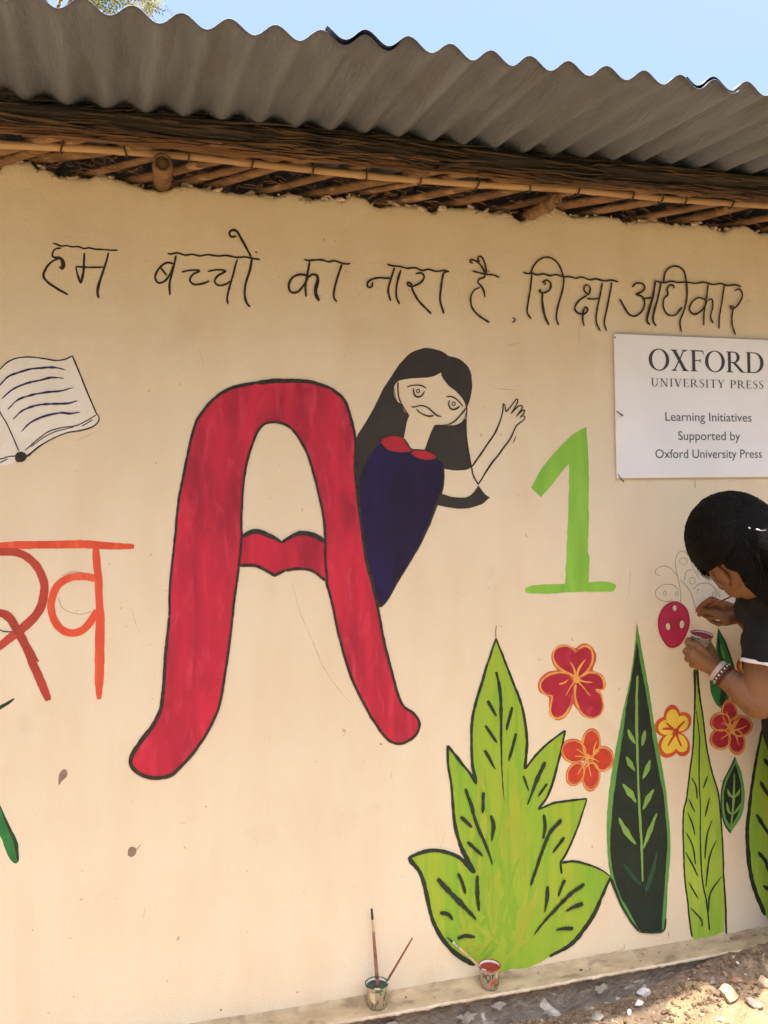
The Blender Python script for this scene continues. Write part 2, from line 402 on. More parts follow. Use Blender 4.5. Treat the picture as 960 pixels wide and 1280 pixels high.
m_lime = mat('lime_paint', P(142, 168, 46, KR), P(160, 172, 48, KR), scale=7, stretch=(2.6, 1, .3), rough=.6, c3=P(122, 164, 44, KR), s3=10, l3=.48, h3=.68, amt3=.9, distort=.8)
m_lime2 = mat('yellow_lime_paint', P(164, 182, 58, KR), P(140, 168, 52, KR), scale=10, stretch=(2.5, 1, .5), rough=.6, c3=P(178, 184, 66, KR), s3=12, l3=.5, h3=.7)
m_bott = mat('bottle_green_paint', P(36, 46, 34, KR), P(28, 38, 28, KR), scale=14, rough=.55)
m_rim = mat('leaf_rim_paint', P(84, 138, 62, KR), P(104, 150, 66, KR), scale=12, stretch=(1, 1, .4), c3=P(56, 112, 56, KR), s3=9)
m_vein = mat('vein_paint', P(118, 150, 66, KR), P(134, 164, 72, KR), scale=20)
m_oline = mat('green_black_paint', P(44, 54, 38, KR), P(34, 44, 32, KR), scale=24, rough=.6)
m_pet1 = mat('crimson_petal', P(182, 44, 60), P(158, 38, 50), scale=20, c3=P(194, 60, 70), s3=30)
m_pet2 = mat('vermilion_petal', P(206, 70, 44), P(184, 58, 42), scale=20)
m_yel = mat('orange_yellow', P(236, 172, 80), P(224, 142, 72), scale=30)
m_edge = mat('petal_edge_paint', P(206, 104, 66), P(190, 80, 62), scale=34)
m_yel2 = mat('yellow_petal', P(240, 200, 72, KR), P(230, 186, 64, KR), scale=24)
m_oran = mat('orange_rim', P(210, 92, 46, KR), P(196, 76, 40, KR), scale=24)
m_pink = mat('pink_red_paint', P(190, 44, 72, KR), P(170, 38, 60, KR), scale=24, stretch=(1, 1, .5))

# the slogan
a = T(40, 270, 3); p = Paint(); L_ = lambda fr, pts, w: p.line(fr(pts), [q * 1.14 for q in w] if isinstance(w, list) else w * 1.14)
L_(a, [(78,102),(95,107),(110,113),(130,111),(150,116),(175,115),(195,122),(215,119),(240,125),(270,126),(300,129),(322,128)], 2.0)
L_(a, [(110,121),(92,122),(80,132),(76,148),(84,156),(102,156),(114,168),(118,186),(112,197),(103,190)], [2,2,2,2.4,3,4.2,4.5,3])
L_(a, [(104,160),(82,168),(60,186),(46,210),(44,228),(60,250),(95,273),(135,296)], [1.8,2.6,2.8,2.6,2.4])
L_(a, [(197,138),(195,180),(190,225),(183,251),(172,222),(164,190)], [2.2,2.4,2.8,2.6,1.8])
L_(a, [(164,190),(220,193),(275,192)], 2.1)
L_(a, [(287,137),(273,190),(258,235),(247,270),(246,292),(252,309)], [2.2,2.4,2.6,3.2,2.6])
L_(a, [(508,140),(520,143),(545,139),(575,147),(600,144),(630,150),(660,146),(700,150),(730,148),(770,156),(800,154),(830,160),(855,164)], 2.1)
L_(a, [(540,148),(529,200),(516,255),(517,298)], 2.4)
L_(a, [(532,180),(505,176),(477,196),(462,228),(472,250),(496,246),(518,218),(530,186)], 2.4)
L_(a, [(482,194),(505,224)], 2)
L_(a, [(560,211),(595,204),(628,206),(603,220),(592,242),(608,257),(640,254),(666,243)], [1.8,2,2.4,2.2,2.2,2.4,1.8])
L_(a, [(658,209),(700,202),(726,208),(697,224),(685,246),(700,261),(728,256),(744,244)], [1.8,2,2.6,2.2,2.2])
L_(a, [(770,163),(757,210),(741,265),(731,308),(735,331)], 2.3)
L_(a, [(825,160),(815,210),(800,260),(798,305),(808,332),(819,341)], 2.5)
L_(a, [(822,155),(805,122),(785,86),(767,58),(750,54),(739,64),(746,79),(767,76)], [2.2,2.6,3,2.6,2.4])
L_(a, [(837,135),(844,138)], 3)
a = T(340, 290, 3.2)
L_(a, [(128,110),(145,115),(170,113),(200,112),(225,120),(250,116),(280,126),(300,129),(313,126)], 2.1)
L_(a, [(150,118),(141,170),(133,220),(136,260)], 2.4)
L_(a, [(146,176),(112,170),(82,184),(66,214),(74,240),(100,241),(125,216),(143,186)], 2.5)
L_(a, [(142,186),(160,171),(180,176),(182,200),(174,228),(176,252),(188,277)], [2.2,2.6,3.6,4,4,3.6])
L_(a, [(280,130),(262,180),(250,225),(247,262),(260,280)], 2.2)
L_(a, [(460,129),(480,136),(510,139),(540,146),(570,144),(600,155),(625,150),(655,158),(685,155),(708,160)], 2.1)
L_(a, [(490,143),(475,190),(464,235),(474,278)], 2.2)
L_(a, [(474,186),(430,184),(400,190),(382,204),(384,221),(398,219),(402,200)], 2.2)
L_(a, [(515,152),(501,200),(496,255),(509,290)], 2.2)
L_(a, [(573,168),(597,164),(608,180),(594,203),(562,218),(542,214),(543,203),(554,208),(562,235),(580,268),(606,298),(637,328)], 2.3)
L_(a, [(704,160),(685,168),(676,220),(671,272),(687,328)], 2.2)
L_(a, [(800,157),(830,165),(860,171),(885,173),(908,183)], 1.9)
L_(a, [(852,168),(835,136),(816,118),(797,112),(792,121),(804,126)], 1.9)
L_(a, [(858,167),(851,130),(838,103),(826,99),(822,112),(831,120)], 1.9)
L_(a, [(864,156),(869,158)], 2)
L_(a, [(852,170),(846,184),(828,188),(822,203),(834,215),(846,236),(850,263)], 2.0)
L_(a, [(833,222),(808,234),(793,262),(798,300),(822,332),(868,363)], [1.6,1.8,2,2,2.4])
a = T(620, 300, 2.8235)
L_(a, [(57,275),(66,280),(63,288),(56,292)], 1.6)
L_(a, [(93,115),(110,120),(125,118),(145,125),(165,121),(190,127),(210,123),(235,130),(260,131),(280,136),(300,132),(330,142),(350,138),(380,146),(405,143),(430,149)], 1.9)
L_(a, [(120,123),(130,95),(150,71),(178,62),(205,72),(225,98),(236,131)], 1.9)
L_(a, [(125,122),(120,170),(112,220),(108,256),(123,280)], 1.9)
L_(a, [(160,152),(176,142),(190,153),(188,176),(166,188),(150,181),(158,176)], 2.1)
L_(a, [(164,152),(172,151),(172,158),(165,158)], 1.4)
L_(a, [(162,185),(162,220),(168,260),(185,302)], [2,2.6,2.8,2])
L_(a, [(234,132),(238,140),(232,180),(217,235),(211,275),(220,303)], 1.9)
L_(a, [(328,163),(314,160),(308,178),(324,194),(331,175),(326,162)], 1.9)
L_(a, [(320,196),(292,214),(276,240),(286,258),(310,262),(322,248),(314,237),(306,250),(303,280),(309,305)], 2.0)
L_(a, [(318,208),(345,209),(362,206)], 1.9)
L_(a, [(373,152),(362,210),(352,260),(353,295),(366,323)], 1.9)
L_(a, [(406,150),(396,210),(385,260),(380,295),(388,322)], 1.9)
L_(a, [(478,168),(492,154),(516,156),(521,174),(505,188),(492,193),(512,200),(522,222),(514,250),(490,269),(466,262),(448,234),(434,209)], 2.1)
L_(a, [(515,208),(548,205)], 1.9)
L_(a, [(560,146),(551,200),(537,250),(530,285),(541,301)], [2,2.4,2.8,2.4])
L_(a, [(580,150),(570,200),(556,250),(551,285),(563,306)], [2,2.2,2.6,2])
L_(a, [(555,145),(590,152),(615,147),(640,152),(670,150),(700,155),(730,150),(760,158),(790,155),(810,162),(840,160),(863,167)], 1.9)
L_(a, [(589,150),(593,118),(612,98),(636,94),(659,110),(668,142),(671,200),(660,250),(646,290),(651,326)], 1.9)
L_(a, [(628,166),(612,160),(600,176),(604,193),(590,208),(588,238),(602,263),(628,266),(646,248),(654,238)], 2.0)
L_(a, [(622,172),(627,165)], 1.6)
L_(a, [(745,158),(739,210),(731,260),(729,303)], 1.8)
L_(a, [(740,214),(712,205),(687,223),(679,248),(697,263),(724,248),(743,216)], 1.9)
L_(a, [(743,216),(758,210),(761,238),(754,272),(763,296)], 1.8)
L_(a, [(803,160),(793,220),(785,270),(783,315)], 1.8)
L_(a, [(838,181),(856,174),(866,196),(852,228),(830,246),(822,236),(833,238),(829,270),(830,302),(842,337)], 1.8)
p.build('painted_slogan', m_ink, wall, 'line of thin black hand painted Hindi lettering under the eave')

# open book
a = T(0, 420, 4)
p = Paint().poly(a([(-70,235),(0,165),(40,130),(90,110),(150,105),(220,113),(280,123),(330,115),(362,99,'c'),(400,190),(440,290),(488,395),(493,425),(460,455),(405,472),(330,485),(260,515),(200,550),(150,590),(115,625),(80,630),(0,650),(-120,640),(-280,560),(-360,420),(-330,270),(-220,205),(-120,205)]))
book = p.build('painted_book', m_page, wall, 'painted open book with dark blue lines of writing')
p = Paint(.0014)
for pts, w in (([(-120,205),(-70,235),(0,165),(40,130),(90,110),(150,105),(220,113),(280,123),(330,115),(362,99)], 1.7), ([(361,97),(400,190),(440,290),(485,393)], 1.9), ([(485,393),(430,425),(380,448),(300,460),(240,480),(190,515),(125,572)], 1.4),
               ([(486,390),(495,408),(490,430),(460,455),(405,472),(330,485),(260,515),(200,550),(135,602)], [1.5, 2, 1.6, 1.6, 3.0]), ([(155,555),(215,510),(270,480),(330,465),(370,455)], 1.3), ([(410,452),(440,432),(465,418)], 1.2), ([(-60,240),(0,380),(40,450),(95,575)], 1.6), ([(80,600),(40,604),(0,615),(-120,622),(-290,560),(-360,420),(-330,270),(-220,205),(-120,205)], 1.4), ([(-10,638),(40,615)], 1.4)):
    p.line(a(pts), w)
p.poly(a([(85,585),(112,577),(135,598),(122,625),(85,631),(76,606)]))
p.build('outline', m_ink, book)
p = Paint(.0022)
for pts in ([(-20,262),(0,245),(40,205),(100,180),(180,162),(270,158),(328,170)], [(8,315),(60,270),(130,238),(200,222),(260,208),(320,212)], [(38,368),(90,320),(160,295),(230,282),(300,275),(368,258)], [(65,418),(110,375),(180,348),(250,340),(330,338),(388,324)], [(108,478),(150,435),(220,402),(300,385),(350,388),(402,381)]):
    p.line(a(pts), [1.2, 2.2, 2.4, 2.4, 2.6, 1.0], jit=.25)
p.build('writing', m_blue, book)

# orange letter
a = T(0, 650, 4.8)
p = Paint().line(a([(-200,170),(-120,165),(0,160),(150,150),(350,148),(500,145),(600,152),(700,157),(805,160)]), [10, 10, 10.5, 9.5, 10, 10.5, 9, 6.5], jit=.05, taper=(.8, .8))
orl = p.build('painted_letter', m_or1, wall, 'orange brush painted Devanagari letter cut off by the left edge')
p = Paint(.0016).line(a([(575,165),(580,250),(591,350),(596,480),(602,600),(600,700),(598,850),(593,1075)]), [9, 10, 9.5, 10, 11.5, 11.5, 12, 11, 6], jit=.04, taper=(.9, .8))
p.line(a([(572,350),(500,338),(440,341),(380,365),(335,410),(310,480),(308,540),(330,610),(380,663),(440,678),(500,656),(550,600),(582,545)]), 9.6, jit=.05, taper=(.9, .9))
p.build('stroke', m_or1, orl)
p = Paint(.0012).line(a([(-160,200),(-60,185),(0,190),(80,193),(150,215),(210,265),(250,330),(268,400),(255,490),(225,560),(180,610),(130,655),(70,700),(0,755),(-80,790)]), [9, 9, 9.5, 10.5, 11, 11.5, 11, 10, 10], jit=.05)
p.build('bowl_stroke', m_or2, orl)
p = Paint(.0022).line(a([(80,620),(112,690),(160,770),(205,880),(250,980),(292,1082)]), [8, 9, 10, 11, 11, 9], jit=.05, taper=(.9, .8))
p.build('tail_stroke', m_or2, orl)
p = Paint(.0030).line(a([(-60,590),(-20,562),(20,562),(60,590),(100,655),(140,720),(185,790),(232,850)]), [10, 10, 11, 11, 11, 9, 7, 2], jit=.05)
p.build('dark_stroke', m_or3, orl)
p = Paint(.0036).line(a([(-10,655),(25,668),(75,669)]), 1.4); p.build('thin_line', m_ink, orl)
p = Paint(.0006).line(a([(350,460),(370,520),(420,553),(490,565),(550,548)]), .9).line(a([(370,332),(440,310),(520,320)]), .9); p.build('pencil_circle', m_pen, orl)

# green leaf cut by the left edge
a = T(0, 860, 4.8)
p = Paint().line(a([(-80,170),(0,118),(40,95),(86,63)]), [5, 5, 4.2, 2.2]); p.build('painted_stem', m_dgr, wall, 'short dark green painted stroke at the left edge')
p = Paint().poly(a([(-40,560),(0,702),(22,760),(56,825,'c'),(90,900),(104,990),(112,1038),(86,1052),(50,1010),(20,940),(0,890),(-100,780),(-120,640)]))
lf = p.build('painted_leaf', m_mgr, wall, 'dark green painted leaf tip low at the left edge')
Paint(.0016).line(a([(0,705),(30,780),(60,850),(95,930),(108,1035)]), [1, 3, 4, 5, 3]).build('shade_stroke', m_dgr, lf)
m_stain = mat('grey_daub', P(134, 108, 92), P(150, 124, 104), scale=60)
Paint().poly(a([(385,487),(404,500),(401,530),(372,558),(353,582),(350,540),(362,505)]), jit=.2).build('grey_daub', m_stain, wall, 'small grey brown drop mark on the lower left wall, the upper one')
Paint().poly(a([(790,951),(819,965),(811,1000),(788,1014),(765,1001),(772,965)]), jit=.2).line(a([(816,972),(832,955),(843,939)]), 1.0).build('grey_daub', m_stain, wall, 'small grey brown drop mark with a tail, lower of the two')

# red letter A
Aout = [(211.7,771),(213,727),(218.3,677),(223.3,627),(231.7,583),(241.7,538),(251.7,516.7),(270,496.7),(290,485),(320,478.5),(353,476),(386.7,477.5),(413,485),(430,500),(438.3,523),(444,550),(443.6,586.7),(446.7,620),(451.7,660),(458,704),(467,737.5),(473.3,766.7),(479.6,800),(490,841.7),(501.7,879),(517,891.7),(524,904),(519,918.7),(502.5,929),(485.8,925),(469,904),(452.5,875),(438,843.7),(425,800),(415,754),(407.5,726,'c'),(390,713.5),(373,710.7),(356.7,713),(343,719,'c'),(330,711.7),(316.7,706.7),(298.5,707,'c'),(293.5,745),(289,785),(283.7,825),(275.4,875),(265,904),(244,937.5),(219,964.6),(202.5,971.7),(181.7,970),(167,960.4),(163.7,948),(173,931),(190,908),(200.4,887.5),(204.6,858),(206.7,820.8)]
Ain = [(302,672,'c'),(301.7,646.7),(303,620),(305.7,593),(311.7,566.7),(320,543),(330,530.7),(343,527.7),(360,532.7),(373,546.7),(385,570),(393,596.7),(401.7,633),(405.7,660),(406.7,678,'c'),(393,669.5),(376.7,666.5),(363,671),(352,678,'c'),(340,671),(323,664.5),(310,666.5)]
p = Paint(.0030); p.poly(Aout, [Ain]); A = p.build('painted_letter', m_red, wall, 'big crimson capital A with flared feet and black outline')
p = Paint(.0040)
p.line(Aout[:10], [3.2, 3, 3.4, 3.6, 4.5]); p.line(Aout[9:13], [6, 5, 4]); p.line(Aout[12:36], [4, 3.4, 3.2, 3.2, 3.6, 3.4, 3.4, 3.2, 3.4])
p.line(Aout[35:39], 3.6); p.line(Aout[38:43], 3.8); p.line(Aout[42:] + Aout[:1], [3.2, 3.0, 3.4, 3.4, 5, 5.5, 4, 3.4])
p.line(Ain[:15], [3, 3, 3.2, 3.2, 3, 3.4]); p.line(Ain[14:19], [5.5, 6.5, 5, 3.5]); p.line([Ain[18], Ain[19], Ain[20], Ain[21], (302,672)], [3.5, 5.5, 6.5, 4])
p.line([(302,670),(300.5,690),(298,709)], 3.2); p.line([(406.7,676),(406.5,700),(409,728)], 3.2)
p.build('outline', m_ink, A)

# waving girl
g = T(420, 420, 3.6923)
p = Paint(.0008)
p.poly(g([(92,480),(130,410),(180,320),(220,240),(260,180),(300,120),(350,76),(400,57),(440,57),(490,72),(518,93,'c'),(560,102),(600,130),(622,170),(628,230),(620,290),(605,330,'c'),(600,400),(605,480),(612,540),(628,605,'c'),(600,617),(545,621),(495,612,'c'),(420,640),(300,700),(180,720),(105,760),(92,670),(86,580)]),
       [g([(300,205,'c'),(350,195),(420,192),(460,181),(483,170,'c'),(492,195),(520,230),(560,262),(590,300),(602,335),(600,372),(575,400),(540,413),(500,413),(455,410,'c'),(435,450),(408,528,'c'),(350,528,'c'),(312,474,'c'),(325,410),(340,365,'c'),(320,352),(300,315),(280,304),(268,270),(270,230),(286,210)])])
girl = p.build('painted_girl', m_char, wall, 'painted waving girl with long charcoal hair leaning out behind the red letter')
p = Paint(.0016).poly(g([(205,492,'c'),(170,530),(130,600),(100,670),(104,760),(116,890),(133,1000),(158,1110),(183,1200),(204,1252,'c'),(240,1210),(290,1120),(340,1040),(395,940),(440,840),(470,760),(490,700),(496,630),(490,590),(460,562,'c'),(350,535,'c'),(310,490),(250,490)]))
p.build('dress', m_navy, girl)
p = Paint(.0024).line(g([(492,590),(497,630),(491,700),(470,760),(440,842),(395,942),(340,1042),(290,1122),(240,1212),(204,1252)]), [2, 3, 3, 2.4, 2.2]).line(g([(98,560),(92,620),(102,690),(104,760),(116,890),(133,1000),(158,1110),(183,1200),(203,1250)]), 3.6)
p.line(g([(205,492),(170,530),(130,600),(104,660)]), 1.2)
p.build('dress_outline', m_ink, girl)
p = Paint(.0024).poly(g([(205,488),(225,470),(265,461),(310,475),(342,520),(340,535),(290,538),(235,525)])).poly(g([(345,545),(370,527),(410,527),(450,545),(460,560),(430,572),(385,568)]))
p.build('collar', mat('collar_red', P(186, 50, 60), P(170, 42, 54), scale=20), girl)
p = Paint(.0030).line(g([(205,488),(225,469),(265,460),(312,473),(345,522)]), 1.0).line(g([(205,490),(235,525),(290,538),(342,536)]), 1).line(g([(312,474),(345,520),(380,526),(410,527)]), 1.6).line(g([(345,545),(385,568),(430,573),(462,560),(448,544),(408,527)]), 1.2).build('collar_outline', m_ink, girl)
p = Paint(.0032).poly(T(420, 580, 3.6923)([(465,190,'c'),(485,138,'c'),(540,152),(600,153),(635,130),(655,97,'c'),(680,133),(709,153,'c'),(670,185),(600,205),(530,202)])); p.build('sleeve', m_char, girl)
h = T(580, 480, 8)
p = Paint(.0026)
p.line(h([(140,1005),(200,910),(270,800),(340,715),(400,630),(460,550),(500,460),(530,410),(570,380),(603,352),(606,326),(588,318)]), [1.8, 2.2, 2.2, 1.7, 1.4])
p.line(h([(390,195),(385,270),(360,370),(310,490),(240,590),(160,710),(75,830)]), [1.5, 1.8, 2.2, 2.2, 2])
p.line(h([(390,195),(408,215),(418,282,'c'),(470,220),(520,155),(538,168),(520,215),(468,296,'c'),(540,225),(575,218),(584,238),(555,280),(518,328,'c'),(560,285),(600,258),(600,288),(558,338,'c'),(588,318)]), [1.4, 1.6, 1.6, 1.6, 1.4])
p.line(h([(75,830),(95,920),(140,1005)]), 1.8); p.line(h([(518,520),(505,555),(488,590)]), .9)
p.line(T(420, 420, 3.6923)([(624,604),(604,480),(600,400),(604,330)]), 1.2)
f = T(480, 470, 8)
p.line(f([(138,60),(140,170),(155,240),(180,290),(215,350),(245,388)]), 1.6)
p.line(f([(228,112),(270,95),(340,92),(380,100),(422,125)]), 1.4); p.line(f([(295,125),(297,170),(315,203),(345,210),(380,195),(405,150)]), [1.8, 2, 2, 1.6]); p.line(f(ellpts(340, 152, 15, 17)), 1.1, closed=True)
p.line(f([(620,207),(670,207),(720,230),(760,270),(790,308)]), 1.5); p.line(f([(655,240),(645,280),(660,320),(690,335),(730,325),(755,300)]), [1.4, 1.8, 2, 2]); p.line(f(ellpts(695, 278, 16, 18)), 1.1, closed=True)
p.line(f([(265,303),(300,313),(350,298),(390,298),(440,320),(490,365),(530,398),(575,405)]), [1.2, 1.4, 1.8, 2, 1.6]); p.line(f([(322,330),(350,360),(400,388),(450,402),(495,395)]), [1.4, 1.6, 2, 2.4])
p.line(f([(512,492),(580,495),(640,485),(700,455),(760,395),(800,345),(820,315)]), [1.4, 1.4, 2, 1.6]); p.line(f([(105,130),(108,200),(130,260),(155,275)]), .8); p.line(f([(640,492),(740,496),(790,440),(820,360)]), .7)
p.build('line_drawing', m_ink, girl)

# green numeral one
a = T(620, 520, 5.3333)
p = Paint().poly(a([(602,70,'c'),(611,200),(618,400),(618,700),(612,900),(624,950),(614,1110,'c'),(720,1102),(770,1112),(799,1128),(782,1166),(700,1172),(560,1172),(460,1178),(330,1185),(215,1182),(195,1165),(205,1140),(300,1124),(460,1119,'c'),(468,950),(478,700),(485,500),(485,318,'c'),(440,370),(370,460),(300,542,'c'),(235,480,'c'),(290,370),(370,268),(450,178),(530,112)]), jit=.5)
p.build('painted_numeral', m_one, wall, 'leaf green painted numeral 1 beside the sign board')

# big lime plant
a = T(500, 780, 3.4286); D2 = 754.3
L1 = a([(411,60,'c'),(445,150),(480,240),(515,330),(535,420),(543,520),(533,622,'c')])
L2 = a([(533,622,'c'),(590,553),(640,505),(708,455,'c')]); L3 = a([(708,455,'c'),(690,540),(665,640),(635,730),(592,795,'c')]); L4 = a([(592,795,'c'),(650,770),(720,757),(800,748,'c')])
L5 = a([(800,748,'c'),(770,844),(735,934),(705,994),(688,1022),(692,1070,'c')]); L6 = a([(692,1022,'c'),(740,1016),(800,1029),(860,1052),(902,1082,'c')]); L7 = a([(902,1084,'c'),(870,1154),(840,1224),(790,1304),(730,1374),(640,1424)])
L8 = a([(320,1459),(270,1434),(210,1384),(160,1314),(130,1234),(110,1144),(85,1064),(35,1002,'c')]); L9 = a([(35,1002,'c'),(90,979),(150,969),(220,984),(270,1014),(318,1066,'c')]); L10 = a([(318,1066,'c'),(270,974),(245,904),(232,834),(226,760),(218,680),(205,600),(203,520,'c')])
L11 = a([(203,520,'c'),(250,580),(300,640),(326,685,'c')]); L12 = a([(326,685,'c'),(310,600),(305,500),(310,400),(335,300),(365,200),(390,120),(411,60,'c')])
body = L1 + L2[1:] + L3[1:] + L4[1:] + L5[1:-1] + L6[:] + L7[1:] + a([(600,1450),(540,1475),(480,1478),(430,1492),(370,1478),(330,1464)]) + L8[:] + L9[1:] + L10[1:] + L11[1:] + L12[1:-1]
p = Paint(.0012).poly(body, jit=.5); plant = p.build('painted_plant', m_lime, wall, 'big lime green painted leafy plant with black veins')
rb = random.Random(5)
for nm_, mm_, cnt in (('yellow_brushwork', mat('yellow_lime_paint', P(166, 174, 54), P(152, 168, 50), scale=12, stretch=(2, 1, .5)), 26), ('green_brushwork', mat('fresh_green_paint', P(130, 166, 44), P(142, 170, 48), scale=12, stretch=(2, 1, .5)), 26)):
    p = Paint(.0016 if cnt and nm_[0] == 'y' else .0017)
    for i in range(cnt):
        bx = rb.uniform(585, 650); by = rb.uniform(1150, 1205); an = rb.uniform(-2.5, -.6) if i % 2 else rb.uniform(-1.85, -1.25); l_ = rb.uniform(30, 95) if i % 2 else rb.uniform(60, 210); of = 0 if i % 2 else rb.uniform(0, 120)
        x0_, y0_ = bx + of * math.cos(an), by + of * math.sin(an); x1_ = x0_ + l_ * math.cos(an); y1_ = y0_ + l_ * math.sin(an)
        y0_ = max(y0_, 990); y1_ = max(y1_, 960); hw_ = 18 + 34 * max(0, min(1, (y1_ - 960) / 200)); x1_ = max(622 - hw_, min(622 + hw_ * 1.3, x1_)); x0_ = max(585, min(662, x0_))
        w_ = rb.uniform(4, 9); p.off = .0016 + rb.random() * .0006; p.line([(x0_, y0_), ((x0_ + x1_) / 2 + rb.uniform(-5, 5), (y0_ + y1_) / 2), (x1_, y1_)], [w_ * .6, w_, w_ * .35], jit=.3, taper=(.3, .2))
    p.build(nm_, mm_, plant)
p = Paint(.0026)
for pts, w in ((L1, [2, 3, 3.4, 3.4, 4]), (L2, [2.6, 3, 2]), (L3, [2, 2.6, 3, 3]), (L4, [2, 3, 3, 1.8]), (L5, [1.6, 2.4, 2.6, 3]), (L6, [3.4, 3, 2.2, 1.2]), (L7, [3, 4.5, 5, 5.5, 3.5]), (L8, [6, 6.5, 5, 4.6, 5, 6, 5]), (L9, [4, 5, 4.6, 4.6, 6.5]), (L10, [6.5, 5, 4, 3.6, 3, 3]), (L11, [3, 3.6, 3.4, 3]), (L12, [4, 3.4, 3.6, 3.4, 4, 2.6, 2])):
    p.line(pts, w, jit=.16)
p.line(a([(411,62),(409,30),(412,5)]), .7)
p.build('outline', m_oline, plant)
p = Paint(.0040); V = lambda pts, w, dy=0: p.line(a(pts, dy), w, jit=.2, taper=(.7, .4))
V([(412,205),(425,270),(432,350),(432,450),(434,540),(436,630),(445,750)], [4, 4, 4, 3, 2, 1.2, .8])
for pts, w in (([(375,328),(412,395)], 3.8), ([(365,435),(415,508)], 4), ([(362,540),(408,622)], [4.4, 4, 2]), ([(480,355),(455,455)], 3.8), ([(497,468),(465,587)], [4, 4, 2.4]), ([(620,590),(580,680),(545,775)], [4.6, 4.4, 1.8]), ([(528,650),(550,715)], [4, 1.6]), ([(630,683),(590,740)], [3.6, 2.6]),
               ([(280,705),(305,780),(330,865),(370,954),(395,1030)], [4, 4.6, 4.2, 4, 2]), ([(357,720),(353,810)], [4.8, 3.6]), ([(258,825),(308,870)], 4.4)): V(pts, w)
for pts, w in (([(388,65),(400,110),(391,175)], [4.6, 5, 2]), ([(288,178),(352,238)], 4.4), ([(615,62),(620,115),(612,165)], 4), ([(690,82),(640,140),(615,200),(590,270),(558,365)], [4.6, 4.2, 4.4, 3.6, 3]), ([(702,158),(652,225)], [4, 3]),
               ([(160,335),(210,390),(260,440),(325,510)], [5.4, 6.4, 6, 2.4]), ([(248,312),(265,350),(278,400)], 4.2), ([(331,322),(330,400),(337,475)], [4, 5, 3]), ([(170,482),(205,488),(225,512)], [4.6, 5, 3]), ([(245,592),(280,580),(320,585)], 5),
               ([(788,358),(730,400),(670,460),(615,520),(572,575)], [4.2, 4.6, 4, 3, 1.4]), ([(705,340),(690,370),(677,412)], [4.4, 2.4]), ([(632,368),(628,420),(618,480)], [4.6, 4, 1.8]), ([(782,440),(745,455),(708,475)], [5.2, 5, 2.6]), ([(740,548),(700,548),(665,555)], [5, 4, 2])): V(pts, w, D2)
p.build('veins', m_oline, plant)

# flowers
def flower(frame, petals, m_out, m_in, strokes, m_st, centre, cw, label, grow=1.0, base=.0012, inner=.80, sw=1.5, ring=None):
    p = Paint(base)
    petals = [(cx + (centre[0] - cx) * .13, cy + (centre[1] - cy) * .13, ax * 1.08, bx * 1.08, an) for (cx, cy, ax, bx, an) in petals]
    for (cx, cy, ax, bx, an) in petals: p.ell(*frame([(cx, cy)])[0], ax / frame.sc * grow, bx / frame.sc * grow, an)
    p.ell(*frame([centre])[0], 6.5, 6.5)
    o = p.build('painted_flower', m_out, wall, label)
    p = Paint(base + .0018)
    for (cx, cy, ax, bx, an) in petals:
        d = Vector((centre[0] - cx, centre[1] - cy)) * .10; p.ell(*frame([(cx + d.x, cy + d.y)])[0], (ax * inner) / frame.sc, (bx * inner) / frame.sc, an)
    p.build('petals', m_in, o)
    if ring:
        p = Paint(base + .0033)
        for (cx, cy, ax, bx, an) in petals: p.line(frame(ellpts(cx, cy, ax * .88, bx * .88, an)), [1.1, 2.0, .9, 1.8, 1.2], jit=.35, closed=True)
        p.build('petal_lines', ring, o)
    p = Paint(base + .0050)
    for s_ in strokes: p.line(frame(s_), [sw * 1.3, sw * 1.1, sw * .7])
    if cw: p.ell(*frame([centre])[0], cw, cw)
    p.build('stamens', m_st, o)
    return o
fr = T(660, 780, 5.8182)
p = Paint(.0012).poly(fr([(345,178),(300,155),(240,150),(190,180),(170,230),(180,290),(210,335),(150,345),(95,385),(70,440),(85,495),(150,535),(150,600),(165,660),(205,700),(255,690),(300,640),(325,580,'c'),(350,610),(400,670),(460,690),(520,670),(552,610),(545,540),(520,485),(555,470),(560,410),(530,360),(470,335),(490,280),(495,220),(460,160),(410,140),(370,155)]))
fl = p.build('painted_flower', m_edge, wall, 'largest crimson flower with orange edging above the lime plant')
p = Paint(.0018).poly(fr([(345,215),(310,178),(250,162),(205,185),(188,240),(220,300),(290,350),(345,385),(400,360),(440,310),(460,250),(450,190),(410,170),(370,190)])).poly(fr([(300,378),(230,360),(160,377),(108,415),(97,460),(130,503),(182,520),(172,590),(172,650),(210,675),(260,650),(300,590),(318,520),(325,440)])).poly(fr([(352,440),(347,520),(367,600),(410,655),(470,674),(520,650),(538,590),(520,510),(482,475),(538,468),(543,420),(510,372),(440,362),(400,385)]))
p.build('petals', m_pet1, fl)
p = Paint(.0026)
for q_ in ([(345,196),(310,168),(250,157),(200,180),(182,240),(214,305),(290,355),(345,390),(405,365),(450,312),(470,250),(458,182),(410,158),(365,180)], [(330,372),(230,352),(155,368),(98,412),(88,462),(125,513),(172,527),(162,590),(162,655),(208,686),(266,660),(308,592)], [(345,440),(340,520),(360,605),(406,664),(470,684),(528,655),(546,590),(528,505),(496,478),(545,474),(552,420),(514,364),(440,352),(396,378)]):
    p.line(fr(q_), [1.6, 2.4, 1.4, 2.6, 2.0], jit=.4)
p.build('petal_lines', m_yel, fl)
p = Paint(.0036)
